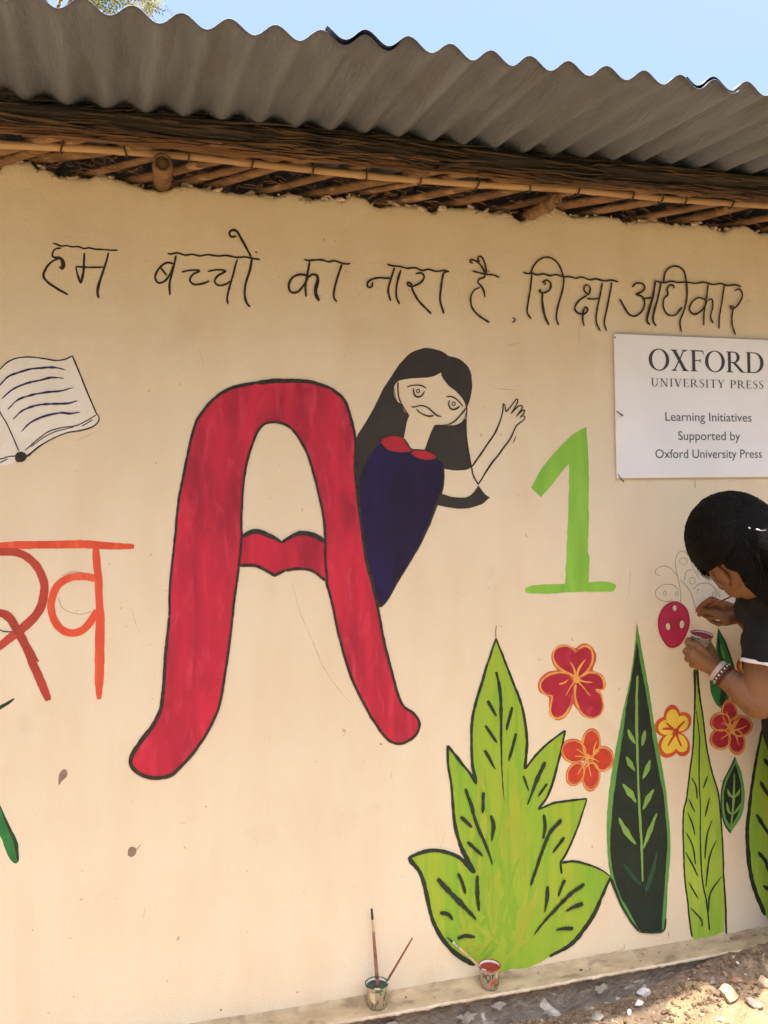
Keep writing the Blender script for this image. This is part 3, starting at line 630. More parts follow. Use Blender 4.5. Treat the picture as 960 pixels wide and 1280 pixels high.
for s_, w in (([(345,400),(335,330),(307,278)], [3.2, 2.4, 1.8]), ([(350,400),(365,330),(415,258)], [3.4, 3, 1.4]), ([(355,400),(410,418),(466,424)], [3, 2, 1.6]), ([(355,412),(400,460),(450,522)], [2, 1.4, .8]), ([(335,415),(300,470),(273,522)], [1.6, 1.4, .8]), ([(225,437),(262,425),(292,402)], [2.6, 2, .8]), ([(190,290),(240,335),(300,360),(340,385)], [1, 2, 2, 2.6]), ([(345,440),(340,500),(350,560),(372,610)], [3, 2, 1.6, 1])): p.line(fr(s_), w)
p.ell(*fr([(350,402)])[0], 4.2, 4.6); p.build('stamens', m_yel, fl)
flower(fr, [(462,850,100,66,97), (316,918,92,82,20), (560,982,78,88,0), (332,1108,62,86,25), (462,1128,62,104,4)], m_edge, m_pet2,
       [[(425,960),(385,930),(350,908)], [(425,965),(370,960),(335,960)], [(425,975),(395,1030),(358,1092)], [(430,975),(440,1040),(455,1105)], [(435,970),(480,980),(515,1005)], [(470,945),(480,890),(495,850)], [(480,945),(500,930),(515,920)]], m_yel, (428,963), 3.6, 'orange red painted flower with yellow edging, lower of two beside the lime plant', ring=m_yel)
U = T(740, 760, 4.3636)
flower(U, [(433,585,43,64,2), (392,645,56,50,0), (492,618,46,58,38), (412,760,52,66,25), (488,755,44,62,-22)], m_oran, m_yel2,
       [[(455,672),(475,645),(505,615)], [(455,675),(435,710),(412,750)], [(440,662),(410,658),(378,660)], [(445,665),(425,645),(400,625)], [(455,680),(468,715),(485,755)]], m_pet2, (455,672), 3.6, 'yellow painted flower with orange outline between the two tall leaves', inner=.76, sw=2.2)
flower(U, [(748,560,42,72,-8), (692,615,56,50,0), (812,640,66,56,-10), (690,722,56,56,0), (790,738,46,68,-8)], m_edge, m_pet1,
       [[(760,665),(745,610),(728,560)], [(762,660),(775,615),(782,580)], [(765,665),(810,655),(840,640)], [(765,672),(785,700),(795,745)], [(755,668),(735,640),(705,625)], [(755,675),(720,700),(700,712)], [(768,660),(790,620),(806,592)]], m_yel, (762,668), 3.2, 'crimson painted flower with yellow stamens below the painting woman\'s elbow', ring=m_yel)
flower(U, [(822,308,38,40,0), (868,290,38,42,0), (905,330,42,38,0), (885,382,40,44,0), (832,368,40,36,-30)], m_oran, m_yel2, [[(860,340),(840,325),(825,315)], [(860,342),(870,320),(872,300)]], m_pet2, (862,342), 3, 'yellow painted flower with orange outline half hidden by her arm', inner=.68)

# leaves on the right
Y2 = 872.7
p = Paint(.0008).poly(U([(686,108,'c'),(720,180),(760,270),(785,360),(765,450),(722,536),(690,537),(655,480),(642,400),(668,300),(678,200)]))
o = p.build('painted_leaf', m_mgr, wall, 'dark green painted leaf behind the painting woman\'s wrist')
Paint(.0014).line(U([(686,110),(722,180),(755,270),(780,360)]), [1, 2.4, 2.4, 2]).line(U([(690,140),(700,260),(730,350),(720,440),(705,530)]), [1, 4, 7, 9, 6]).build('shade_stroke', m_dgr, o)
Paint(.0022).line(U([(700,200),(712,240),(722,280)]), [1.5, 4, 2]).build('light_stroke', m_rim, o)
p = Paint(.0030).poly(U([(243,78,'c'),(275,250),(310,450),(340,640),(370,800),(400,980),(410,1072),(425,1222),(426,1352),(412,1522),(402,1700),(385,1762,'c'),(290,1770),(250,1757),(200,1692),(150,1602),(105,1482),(85,1352),(80,1172),(92,1002),(115,850),(145,680),(175,530),(210,370),(235,180)]))
dl = p.build('painted_leaf', m_rim, wall, 'tall bottle green pointed leaf with lighter rim, tallest of the painted leaves')
Paint(.0036).poly(U([(245,180,'c'),(270,340),(300,500),(330,700),(355,850),(385,1000),(400,1122),(410,1292),(396,1492),(382,1702),(380,1763,'c'),(292,1765),(257,1752),(200,1652),(150,1562),(115,1452),(98,1312),(105,1152),(120,1002),(140,860),(165,700),(185,540),(215,380)])).build('dark_centre', m_bott, dl)
p = Paint(.0042).line(U([(246,368),(241,550),(245,750),(252,1000),(262,1172),(270,1322),(275,1492)]), [2.6, 3.6, 3.2, 2.4, 3, 3, 2])
for pts, w in (([(195,660),(213,705),(235,742)], 6), ([(288,665),(280,705),(270,752)], 6), ([(185,808),(205,848),(232,888)], 7), ([(315,828),(298,880),(275,932)], 7), ([(165,958),(200,1000),(238,1060)], 8), ([(335,988),(305,1035),(275,1098)], 7.5), ([(145,1142),(185,1220),(238,1288)], 7.5), ([(352,1118),(318,1200),(276,1312)], 6)):
    p.line(U(pts), [w * .35, w, w * .3], taper=(.3, .2))
p.build('leaflets', m_vein, dl)
Paint(.0064).line(U([(170,1395),(215,1455),(268,1512)]), [3, 6, 3], taper=(.3, .2)).line(U([(352,1330),(325,1440),(290,1545)]), [2, 5.5, 5], taper=(.2, .3)).build('faint_leaflets', mat('faint_leaf', P(52, 84, 50, KR), P(44, 70, 44, KR), scale=20), dl)
Paint(.0070).line(U([(103,1476),(150,1600),(200,1692),(252,1760)]), [4, 3, 2.4, 3]).line(U([(252,1760),(290,1768),(383,1760),(402,1690)]), 2).build('outline', m_oline, dl)
tl = [(559,335),(561,480),(556,620),(550,760),(532,900),(515,1040),(500,1100),(496,1202),(500,1352),(505,1472),(520,1592),(535,1732),(545,1793)]
tr_ = [(732,1793),(728,1632),(718,1472),(712,1292),(700,1122),(688,1010),(655,900),(625,760),(605,600),(585,470),(573,335)]
p = Paint(.0012).poly(U(tl[:-1] + [(546,1793,'c'),(556,1818,'c'),(640,1795),(722,1766,'c')] + tr_[1:])); nl = p.build('painted_leaf', m_lime2, wall, 'slim lime green painted leaf right of the dark one')
p = Paint(.0018).line(U(tl), [3.5, 2.2, 2, 2, 2, 2, 2, 2, 2.4]).line(U(tr_), [2.4, 2.4, 2, 2, 2, 2, 2, 3.5]).line(U([(568,560),(584,700),(583,850),(585,1000),(590,1072),(590,1272),(600,1472),(625,1612),(640,1757)]), [1, 1.6, 1.6, 1.4, 2, 2, 2])
for pts in ([(540,50),(566,100),(573,172)], [(525,165),(560,240)], [(520,240),(545,300),(560,367)], [(512,350),(549,430),(563,525)], [(508,455),(540,515),(577,590)], [(525,620),(577,712)], [(535,760),(594,825),(598,865)], [(630,40),(605,110)], [(640,158),(615,265)], [(655,280),(625,370),(613,495)], [(678,392),(640,480),(618,650)], [(705,590),(645,680),(632,790)]):
    p.line(U(pts, Y2), [1, 2, 2.2, 1.4], taper=(.3, .5))
p.build('veins', m_oline, nl)
p = Paint(.0012).poly(U([(780,815,'c'),(815,895),(831,990),(832,1052),(810,1142),(755,1226,'c'),(716,1162),(703,1052),(714,952),(755,870)])); sl = p.build('painted_leaf', m_rim, wall, 'small oval dark green painted leaf under the crimson flower')
Paint(.0018).poly(U([(780,850,'c'),(805,930),(814,1030),(800,1110),(756,1190,'c'),(728,1140),(718,1052),(730,960)])).build('dark_centre', m_bott, sl)
p = Paint(.0026).line(U([(775,902),(771,1052),(757,1190)]), [1.5, 3, 1.5])
for pts in ([(738,985),(748,1015),(770,1035)], [(806,985),(795,1010),(772,1035)], [(733,1058),(745,1110),(765,1125)], [(815,1058),(795,1095),(768,1125)]): p.line(U(pts), [1, 3.6, 1.5])
p.build('leaflets', m_vein, sl)
Paint(.0030).line(U([(780,812),(757,865),(716,950),(703,1052),(716,1162),(755,1228)]), [2, 1.6, 1.4, 2]).build('outline', m_oline, sl)
el = [(960,560),(945,620),(920,700),(895,830),(870,980),(858,1092),(845,1202),(850,1332),(865,1452),(892,1552),(943,1675)]
p = Paint(.0012).poly(U([(1010,380)] + el + [(1000,1700),(1080,1560),(1130,1380),(1130,1150),(1100,900),(1050,600)])); rl = p.build('painted_leaf', m_lime2, wall, 'wide lime green painted leaf cut by the right edge')
p = Paint(.0018).line(U([(1010,380)] + el), [2, 3, 3.4, 3.4, 4, 5, 5.4, 5, 5]).line(U([(1010,380),(1050,600),(1100,900),(1130,1150),(1130,1380),(1080,1560),(1000,1700)]), 4)
for pts in ([(950,715),(978,775)], [(935,820),(972,872)], [(917,945),(968,1035)], [(895,1124),(930,1180),(972,1250)], [(905,1330),(945,1380),(962,1440)], [(932,1512),(980,1545)], [(1010,600),(1020,1000),(1010,1500)], [(1090,900),(1040,1000)], [(1100,1100),(1045,1200)], [(1100,1300),(1040,1400)]): p.line(U(pts), [4, 5, 4, 3])
p.build('veins', m_oline, rl)
# red ladybird-like oval and the pencil sketch behind it
v = T(800, 740, 6)
p = Paint(.0022).poly(v([(255,72),(310,90),(350,130),(368,200),(360,270),(330,350),(290,400),(245,417),(200,400),(155,330),(135,250),(145,170),(190,100)]), [v(ellpts(258, 120, 18, 25)), v(ellpts(208, 258, 20, 30, -8)), v(ellpts(312, 243, 20, 33, 5))])
ov = p.build('painted_oval', m_pink, wall, 'pink red painted oval with three pale spots beside the held brush')
p = Paint(.0030).line(v([(255,72),(310,90),(350,130),(368,200),(360,270),(330,350),(290,400),(245,417),(200,400),(155,330),(135,250),(145,170),(190,100)]), .9, closed=True)
for e in (ellpts(258, 120, 18, 25), ellpts(208, 258, 20, 30, -8), ellpts(312, 243, 20, 33, 5)): p.line(v(e), .8, closed=True)
p.build('outline', mat('deep_red', P(120, 30, 40, KR)), ov)
w = T(800, 600, 6); p = Paint(.0006)
for pts in ([(300,960),(305,850),(285,740),(265,620),(285,550),(330,535),(375,590),(400,660),(440,740)], [(290,740),(240,670),(180,645),(125,665),(115,700),(150,720)], [(300,830),(240,785),(160,790),(115,840),(135,890),(200,912),(240,900)], [(300,745),(350,800),(390,870),(415,960)], [(330,760),(345,690),(390,670)], [(400,820),(440,780),(510,775),(560,810),(600,880)], [(430,850),(430,820),(450,820)], [(410,0),(412,60)]):
    p.line(w(pts), .95)
for e in (ellpts(185, 850, 12, 16), ellpts(275, 852, 12, 16), ellpts(390, 755, 22, 26), ellpts(325, 610, 30, 26), ellpts(555, 860, 14, 20)): p.line(w(e), .7, closed=True)
p.build('pencil_sketch', mat('faint_pencil', P(176, 160, 130, KR), P(160, 146, 120, KR), scale=60), wall, 'faint pencil outline of looping petals beside the woman\'s face')
p = Paint(.0005)
for i in range(26):
    x_ = random.uniform(20, 900); y_ = random.uniform(430, 1180); an = random.uniform(-1.9, -1.2) if i % 3 else random.uniform(-.5, .3); l_ = random.uniform(8, 46)
    p.off = .0003; p.line([(x_, y_), (x_ + l_ * .5 * math.cos(an) + random.uniform(-1, 1), y_ + l_ * .5 * math.sin(an)), (x_ + l_ * math.cos(an), y_ + l_ * math.sin(an))], [.3, .6, .2], jit=.6)
p.off = .0003; p.line([(365,728),(375,765),(390,800),(405,835),(428,868),(440,880)], [.4, .7, .5], jit=.5).line([(427,910),(432,915),(428,920)], .9)
p.build('scratches', mat('scratch', P(206, 176, 138), P(190, 158, 122), scale=30), wall)
p = Paint(.0005)
for (x_, y_, r_) in ((430, 913, 2.2), (476, 930, 1.6), (158, 783, .9), (151, 760, .8), (225, 480, .8), (627, 783, .8), (380, 1116, .9), (372, 1240, 1.4), (276, 1262, 1.6), (455, 952, .7), (901, 976, .9), (610, 735, .8), (572, 740, .7)): p.ell(x_, y_, r_, r_ * .8)
p.build('spots', mat('spot', P(214, 184, 146), P(150, 116, 84), scale=22), wall)
# small cracks and flakes over the ledge
p = Paint(.0006)
for pts in ([(690,1206),(720,1203),(745,1199)], [(740,1193),(760,1192),(780,1186)], [(780,1178),(780,1188)], [(835,1163),(836,1172)], [(925,1164),(940,1161),(950,1158)], [(760,1192),(790,1188),(800,1187)]): p.line(pts, [.3, .8, .4], jit=.6)
p.build('cracks', mat('crack', (.24, .17, .11, 1), (.42, .32, .21, 1), scale=40), wall)

# ------------------------------------------------------------------ sign board
def wp(px, py): q = at(px, py, 0); return q.x, q.z
x0 = (wp(765.5, 418)[0] + wp(769.5, 598)[0]) / 2; z1 = wp(766, 418)[1]; z0 = wp(769, 598)[1]; x1 = x0 + (wp(880, 500)[0] - x0) * 2.02
z1r = wp(960, 424.5)[1]
sb = empty('sign_board', (x0, -.004, z0)); tag(sb, 'white printed sign board nailed to the wall below the slogan', 'sign')
m_board = mat('white_board', (.85, .84, .835, 1), (.79, .78, .775, 1), scale=5, rough=.35, spec=.45)
bm = bmesh.new(); box(bm, ((x0 + x1) / 2, -.0065, (z0 + z1) / 2), (x1 - x0, .005, z1 - z0)); bmesh.ops.bevel(bm, geom=bm.edges[:], offset=.0008, segments=1, affect='EDGES')
reparent(bm_obj('board', bm, m_board), sb)
m_type = mat('sign_ink', (.055, .055, .068, 1), rough=.6)
m_type2 = mat('sign_ink_grey', (.085, .085, .092, 1), rough=.6)
class Glyph:
    def __init__(s): s.v, s.f, s.k = [], [], 0
    def poly(s, loops):
        vs = [Vector((x, y, 0)) for lp in loops for x, y in lp]
        b = len(s.v); s.v += [(q.x, q.y, s.k) for q in vs]; s.k += 1
        for t in tessellate_polygon([[Vector((x, y, 0)) for x, y in lp] for lp in loops]):
            A_, B_, C_ = (vs[i] for i in t); cr = (B_.x - A_.x) * (C_.y - A_.y) - (B_.y - A_.y) * (C_.x - A_.x)
            s.f.append(tuple(b + i for i in (t if cr > 0 else t[::-1])))
    def rect(s, x0, y0, x1, y1): s.poly([[(x0, y0), (x1, y0), (x1, y1), (x0, y1)]])
    def bar(s, x0, y0, x1, y1, w): s.poly([[(x0 - w / 2, y0), (x0 + w / 2, y0), (x1 + w / 2, y1), (x1 - w / 2, y1)]])
    def serif(s, x, y, w=.26, up=1):
        h = .035; s.poly([[(x - w / 2, y), (x + w / 2, y), (x + w / 2, y + h * .6 * up), (x + w * .27, y + h * 1.2 * up), (x + w * .22, y + h * 2.2 * up), (x - w * .22, y + h * 2.2 * up), (x - w * .27, y + h * 1.2 * up), (x - w / 2, y + h * .6 * up)]])
    def ring(s, cx, cy, a, b, sx, sy, t0=0, t1=360):
        n = 28
        if t1 - t0 >= 360:
            s.poly([[(cx + a * math.cos(R(t * 360 / n)), cy + b * math.sin(R(t * 360 / n))) for t in range(n)], [(cx + (a - sx) * math.cos(R(t * 360 / n)), cy + (b - sy) * math.sin(R(t * 360 / n))) for t in range(n)]])
        else:
            A_ = [(cx + a * math.cos(R(t0 + (t1 - t0) * i / n)), cy + b * math.sin(R(t0 + (t1 - t0) * i / n))) for i in range(n + 1)]
            B_ = [(cx + (a - sx) * math.cos(R(t0 + (t1 - t0) * i / n)), cy + (b - sy) * math.sin(R(t0 + (t1 - t0) * i / n))) for i in range(n + 1)]
            s.poly([A_ + B_[::-1]])
    def ribbon(s, pts, ws):
        c = crom(pts, False, .04); n = len(c); A_, B_ = [], []
        for i in range(n):
            t = (c[min(i + 1, n - 1)] - c[max(i - 1, 0)]).normalized(); nn = Vector((-t.y, t.x)); u = i / (n - 1) * (len(ws) - 1); k = min(int(u), len(ws) - 2); w = ws[k] + (ws[k + 1] - ws[k]) * (u - k)
            A_.append(tuple(c[i] + nn * w / 2)); B_.append(tuple(c[i] - nn * w / 2))
        s.poly([A_ + B_[::-1]])
S_, H_ = .125, .05
def glyph(G, ch):
    """draws a seriffed capital with cap height 1, returns its width"""
    if ch == 'O': G.ring(.42, .5, .42, .52, .14, .045); return .84
    if ch == 'X':
        G.bar(.16, 1, .62, 0, .15); G.bar(.58, 1, .16, 0, .055); G.serif(.16, 1, .3, -1); G.serif(.6, 1, .24, -1); G.serif(.16, 0, .24); G.serif(.62, 0, .3); return .78
    if ch == 'F': G.rect(.1, 0, .1 + S_, 1); G.rect(.1 + S_, .95, .56, 1); G.rect(.1 + S_, .49, .44, .535); G.bar(.545, 1, .555, .82, .035); G.bar(.43, .60, .43, .42, .035); G.serif(.1625, 0, .32); G.serif(.14, 1, .22, -1); return .60
    if ch == 'R': G.rect(.1, 0, .1 + S_, 1); G.rect(.1 + S_, .955, .36, 1); G.rect(.1 + S_, .46, .36, .5); G.ring(.36, .73, .24, .27, .13, .045, -90, 90); G.bar(.36, .47, .70, .03, .14); G.serif(.1625, 0, .32); G.serif(.14, 1, .22, -1); G.rect(.64, 0, .84, .035); return .80
    if ch == 'D': G.rect(.1, 0, .1 + S_, 1); G.rect(.1 + S_, .955, .38, 1); G.rect(.1 + S_, 0, .38, .045); G.ring(.38, .5, .42, .5, .14, .045, -90, 90); G.serif(.14, 0, .22); G.serif(.14, 1, .22, -1); return .82
    if ch == 'U': G.rect(.13, .32, .13 + S_, 1); G.rect(.63, .32, .68, 1); G.ring(.405, .32, .275, .34, .12, .05, 180, 360); G.serif(.19, 1, .3, -1); G.serif(.655, 1, .24, -1); return .80
    if ch == 'N': G.rect(.14, 0, .19, 1); G.rect(.68, 0, .73, 1); G.bar(.16, 1, .69, 0, .13); G.serif(.165, 0, .24); G.serif(.12, 1, .2, -1); G.serif(.705, 1, .24, -1); return .86
    if ch == 'I': G.rect(.12, 0, .12 + S_, 1); G.serif(.1825, 0, .3); G.serif(.1825, 1, .3, -1); return .37
    if ch == 'V': G.bar(.12, 1, .39, 0, .14); G.bar(.64, 1, .40, 0, .055); G.serif(.13, 1, .3, -1); G.serif(.64, 1, .24, -1); return .76
    if ch == 'E': G.rect(.1, 0, .1 + S_, 1); G.rect(.1 + S_, .95, .55, 1); G.rect(.1 + S_, .49, .44, .535); G.rect(.1 + S_, 0, .57, .05); G.bar(.54, 1, .545, .82, .035); G.bar(.43, .60, .43, .42, .035); G.bar(.555, 0, .58, .2, .035); G.serif(.14, 0, .22); G.serif(.14, 1, .22, -1); return .63
    if ch == 'S': G.ribbon([(.44, .80), (.40, .94), (.27, .985), (.13, .90), (.12, .74), (.25, .58), (.38, .46), (.44, .28), (.36, .07), (.22, .01), (.08, .08), (.05, .25)], [.03, .05, .05, .09, .12, .14, .13, .09, .06, .05, .03]); return .52
    if ch == 'T': G.rect(.28, 0, .28 + S_, 1); G.rect(.03, .95, .28, 1); G.rect(.28 + S_, .95, .655, 1); G.bar(.05, 1, .035, .82, .035); G.bar(.635, 1, .65, .82, .035); G.serif(.3425, 0, .32); return .69
    if ch == 'Y': G.bar(.10, 1, .34, .45, .13); G.bar(.62, 1, .36, .45, .055); G.rect(.285, 0, .285 + S_, .46); G.serif(.3475, 0, .3); G.serif(.12, 1, .28, -1); G.serif(.62, 1, .24, -1); return .72
    if ch == 'P': G.rect(.1, 0, .1 + S_, 1); G.rect(.1 + S_, .955, .36, 1); G.rect(.1 + S_, .43, .36, .475); G.ring(.36, .715, .25, .285, .13, .045, -90, 90); G.serif(.1625, 0, .32); G.serif(.14, 1, .22, -1); return .64
    return .34
def set_caps(txt, px0, px1, pyb, cap_px, name, m, gap=.04):
    v, f = [], []; x = 0; parts = []
    for ch in txt:
        G = Glyph(); w_ = glyph(G, ch); parts.append((x, G)); x += w_ + gap
    tot = x - gap
    X0 = wp(px0, pyb)[0]; X1 = wp(px1, pyb)[0]; Zb = wp(px0, pyb)[1]; Hc = wp(px0, pyb - cap_px)[1] - Zb; sx = (X1 - X0) / tot
    for xo, G in parts:
        b = len(v); v += [(X0 + (xo + q[0]) * sx, -.0096 - q[2] * .00012, Zb + q[1] * Hc) for q in G.v]; f += [tuple(b + i for i in t) for t in G.f]
    return reparent(mesh_obj(name, v, f, m), sb)
set_caps('OXFORD', 808.6, 952.3, 463.3, 26.6, 'lettering', m_type, gap=.03)
set_caps('UNIVERSITY PRESS', 810.8, 951.6, 483.5, 10.2, 'lettering', m_type2, gap=.10)
def set_text(txt, px0, px1, pyb, cap_px, name):
    c = bpy.data.curves.new(name, 'FONT'); c.body = txt; c.size = 1; t = bpy.data.objects.new(name, c); COL.objects.link(t)
    dg = bpy.context.evaluated_depsgraph_get(); me = bpy.data.meshes.new_from_object(t.evaluated_get(dg)); bpy.data.objects.remove(t)
    xs_ = [q.co.x for q in me.vertices]; a_, b_ = min(xs_), max(xs_)
    X0 = wp(px0, pyb)[0]; X1 = wp(px1, pyb)[0]; Zb = wp(px0, pyb)[1]; Hc = wp(px0, pyb - cap_px)[1] - Zb
    sx = (X1 - X0) / (b_ - a_); sz = Hc / .70
    for q in me.vertices: q.co = (X0 + (q.co.x - a_) * sx, -.0096, Zb + q.co.y * sz)
    me.update(); me.materials.clear(); me.materials.append(m_type2); o = bpy.data.objects.new(name, me); COL.objects.link(o)
    return reparent(o, sb)
set_text('Learning Initiatives', 829.3, 936.6, 526.4, 11, 'lettering')
set_text('Supported by', 845.3, 922.5, 550.3, 11, 'lettering')
set_text('Oxford University Press', 817, 949.6, 572.8, 11, 'lettering')
m_nail = mat('rusty_nail', (.07, .05, .04, 1), (.14, .09, .06, 1), scale=80, rough=.6, metallic=.5)
for (px, py) in ((768.6, 421.8), (984, 428), (986, 592)):
    q = at(px, py, -.009); bm = bmesh.new(); bmesh.ops.create_cone(bm, segments=10, radius1=.0022, radius2=.0022, depth=.002, cap_ends=True, matrix=Matrix.Translation(q) @ Matrix.Rotation(R(90), 4, 'X')); reparent(bm_obj('nail', bm, m_nail), sb)
for pts in (((770.8, 514, -.010), (774, 516.5, -.022), (778.6, 519.4, -.012)), ((772.8, 593, -.010), (775.5, 598, -.022), (779.5, 602, -.013))):
    bm = bmesh.new(); tube(bm, [at(*q) for q in pts], [.0013, .0016, .0018], 6); reparent(bm_obj('bent_nail', bm, m_nail), sb)

# ------------------------------------------------------------------ roof
roof = empty('corrugated_roof', (0, -.6, 2.1)); tag(roof, 'grey corrugated sheet roof on bamboo poles overhanging the painted wall', 'roof')
YE = -.62; zt_e = at(434, 58, YE).z; zt_i = at(463, 174, -.2).z                       # lowest line of the corrugations at the edge / over the log
slope = (zt_i - zt_e) / (-.2 - YE); SH = math.tan(R(3.5)); PITCH_C = None
c1 = at(228, 12, YE).x; c2 = at(803, 88, YE).x; PITCH_C = (c2 - c1) / 11; AMP = .0115    # eleven waves between two crests
m_sheet = mat('galvanised_sheet', (.142, .157, .187, 1), (.186, .207, .246, 1), scale=6, stretch=(3, .5, 1), rough=.55, metallic=.25, bump=.5, bscale=70, c3=(.14, .135, .13, 1), s3=7, l3=.5, h3=.7, amt3=.6, distort=.8)
def sheet(xa, xb, lift_l=.008, ye=YE, yb=2.75, ph=0.0, tw=0.0):
    n = int((xb - xa) / PITCH_C * 14); ys = [ye, ye + .02, ye + .2, -.2, .1, .8, 1.8, yb]
    vs, fs = [], []
    for layer in (0, 1):
        for y in ys:
            for i in range(n + 1):
                x = xa + (xb - xa) * i / n; ph_ = (x - c1) / PITCH_C * 2 * math.pi + ph
                lift = lift_l * max(0, 1 - i / n * 2.2)
                z = zt_e + slope * (y - YE) + AMP + AMP * math.cos(ph_) + lift + .0016 * nz(x * 9, y * 3, xa) + tw * (i / n)
                dent = (.0013 * nz(x * 50, y * 8, xa + 3) + .004 * nz(x * 6.5, 2, xa + 8)) if y < YE + .03 else .0025 * nz(x * 5, y * 6, xa)
                vs.append((x - SH * (y - YE), y + dent + .003 * nz(x * 3, 1, xa) * (1 if y < ye + .03 else 0), z + dent + (.0005 if layer else 0)))
    m_ = n + 1; k = len(ys)
    for j in range(k - 1):
        for i in range(n):
            fs.append((j * m_ + i, j * m_ + i + m_, j * m_ + i + m_ + 1, j * m_ + i + 1)[::-1]); o_ = k * m_
            fs.append((o_ + j * m_ + i, o_ + j * m_ + i + 1, o_ + j * m_ + i + m_ + 1, o_ + j * m_ + i + m_))
    o_ = k * m_
    for i in range(n): fs.append((i, i + 1, o_ + i + 1, o_ + i)); q = (k - 1) * m_; fs.append((q + i + 1, q + i, o_ + q + i, o_ + q + i + 1))
    for j in range(k - 1): fs.append((j * m_, o_ + j * m_, o_ + (j + 1) * m_, (j + 1) * m_)); q = n; fs.append((j * m_ + q, (j + 1) * m_ + q, o_ + (j + 1) * m_ + q, o_ + j * m_ + q))
    return reparent(mesh_obj('roof_sheet', vs, fs, m_sheet, smooth=True), roof)
xa1 = at(408, 30, YE).x; xb0 = at(505, 60, YE).x; xa2 = at(857, 93, YE).x; xb1 = at(922, 108, YE).x; W_ = xa2 - xa1
sheet(xa1 - W_, xb0, .009); sheet(xa1, xb1, .0095, ye=YE - .006); sheet(xa2, xa2 + W_ + .1, .0095, ye=YE - .004)
sheet(xa1 - 2 * W_, xa1 - W_ + .09, .009); sheet(xa1 - 3 * W_, xa1 - 2 * W_ + .09); sheet(xa1 - 4 * W_, xa1 - 3 * W_ + .09)
for k in range(1, 6): sheet(xa2 + k * W_, xa2 + (k + 1) * W_ + .09)

m_bamb = mat('bamboo', (.35, .22, .11, 1), (.50, .325, .17, 1), scale=9, stretch=(.4, 3, 3), rough=.55, bump=.25, bscale=60, c3=(.26, .15, .07, 1), s3=18, l3=.58, h3=.72, amt3=.7)
m_slat = mat('bamboo_slat', (.19, .112, .06, 1), (.33, .205, .11, 1), scale=12, stretch=(.5, 3, 3), rough=.8, bump=.4, bscale=60, c3=(.13, .075, .04, 1), s3=9, l3=.5, h3=.7)
m_slat2 = mat('dark_bamboo_slat', (.13, .075, .04, 1), (.26, .15, .075, 1), scale=12, stretch=(.5, 3, 3), rough=.85, bump=.5, bscale=60, c3=(.40, .26, .14, 1), s3=14, l3=.58, h3=.7)
m_log = mat('smoky_log', (.022, .018, .015, 1), (.055, .043, .034, 1), scale=10, stretch=(.25, 3, 3), rough=.9, bump=1, bscale=28, c3=(.10, .065, .04, 1), s3=5, l3=.58, h3=.72)
m_bark = mat('bark_strip', (.12, .062, .03, 1), (.24, .125, .058, 1), scale=14, stretch=(.4, 3, 3), rough=.85, bump=.6, bscale=70, c3=(.09, .055, .035, 1), s3=8, l3=.48, h3=.66)
m_thatch = mat('old_thatch', (.03, .022, .016, 1), (.10, .062, .035, 1), scale=9, rough=.95)
m_wire = mat('tie_wire', (.05, .03, .02, 1), (.10, .06, .035, 1), scale=60, rough=.8)
POLE = [(0, 180.5), (120, 186), (240, 195.5), (360, 209), (480, 221.5), (600, 230.5), (720, 237), (840, 249), (960, 257)]
def tieable(name, pts, rad, m, seg=12, nodes=None, ridge=.0):
    bm = bmesh.new(); tube(bm, pts, rad, seg); return reparent(bm_obj(name, bm, m, smooth=True), roof)
pp, rr = [], []
for i in range(-60, 170):
    px = i * 10; q = at(px, interp([(-600, 130)] + POLE + [(1700, 310)], px), -.105); pp.append(q); k = px % 148
    rr.append(.0088 + (.0013 if k < 10 else 0) + .0004 * nz(px * .05))
pole = tieable('bamboo_pole', pp, rr, m_bamb, 14)
def arm(px, pyw, pyo, r, y0=.06, y1=-.155):
    a_ = at(px, pyw, 0); b_ = at(px, pyw, 0); o_ = Vector((0, 0, 0))
    return a_
for (pw, po, r) in (((203, 227), (203, 203), .0205), ((662, 268), (696, 250), .0142)):
    A_ = at(*pw, .0); B_ = at(*po, -.15); d = (A_ - B_); pts, rs = [], []
    for i in range(28):
        t = i / 27 * 1.9; pts.append(B_ + d * t); e = min(abs((t * 1.0) % .42 - .2), 1); rs.append(r * (1.0 + (.11 if abs((t % .42) - .2) < .025 else 0) + .02 * nz(t * 9)))
    bm = bmesh.new(); rg = tube(bm, pts, rs, 18, cap=False); 
    inner = [bm.verts.new(B_ + (v_.co - B_) * .72) for v_ in rg[0]]; deep = [bm.verts.new(v_.co + d * .12) for v_ in inner]
    for j in range(18): bm.faces.new((rg[0][(j + 1) % 18], rg[0][j], inner[j], inner[(j + 1) % 18])); bm.faces.new((inner[(j + 1) % 18], inner[j], deep[j], deep[(j + 1) % 18]))
    bm.faces.new(deep); bm.faces.new(rg[-1])
    tube(bm, [B_ + d * (.01 if pw[0] > 400 else .03), B_ + d * .07], r * .9, 14)                     # the culm ends just past a node
    reparent(bm_obj('bamboo_rafter', bm, m_slat2, smooth=True), roof)
for x in (-1.15, -1.95, 2.05, 2.85):                                                     # the same rafters go on beyond the frame
    bm = bmesh.new(); tube(bm, [(x, -.15, 2.075), (x, .3, 2.08)], .02, 14); reparent(bm_obj('bamboo_rafter', bm, m_slat, smooth=True), roof)
def TOPpx(x): return interp(TOP, x)
def POLEpx(x): return interp([(-600, 130)] + POLE + [(1700, 310)], x)
x = -70; k = 0
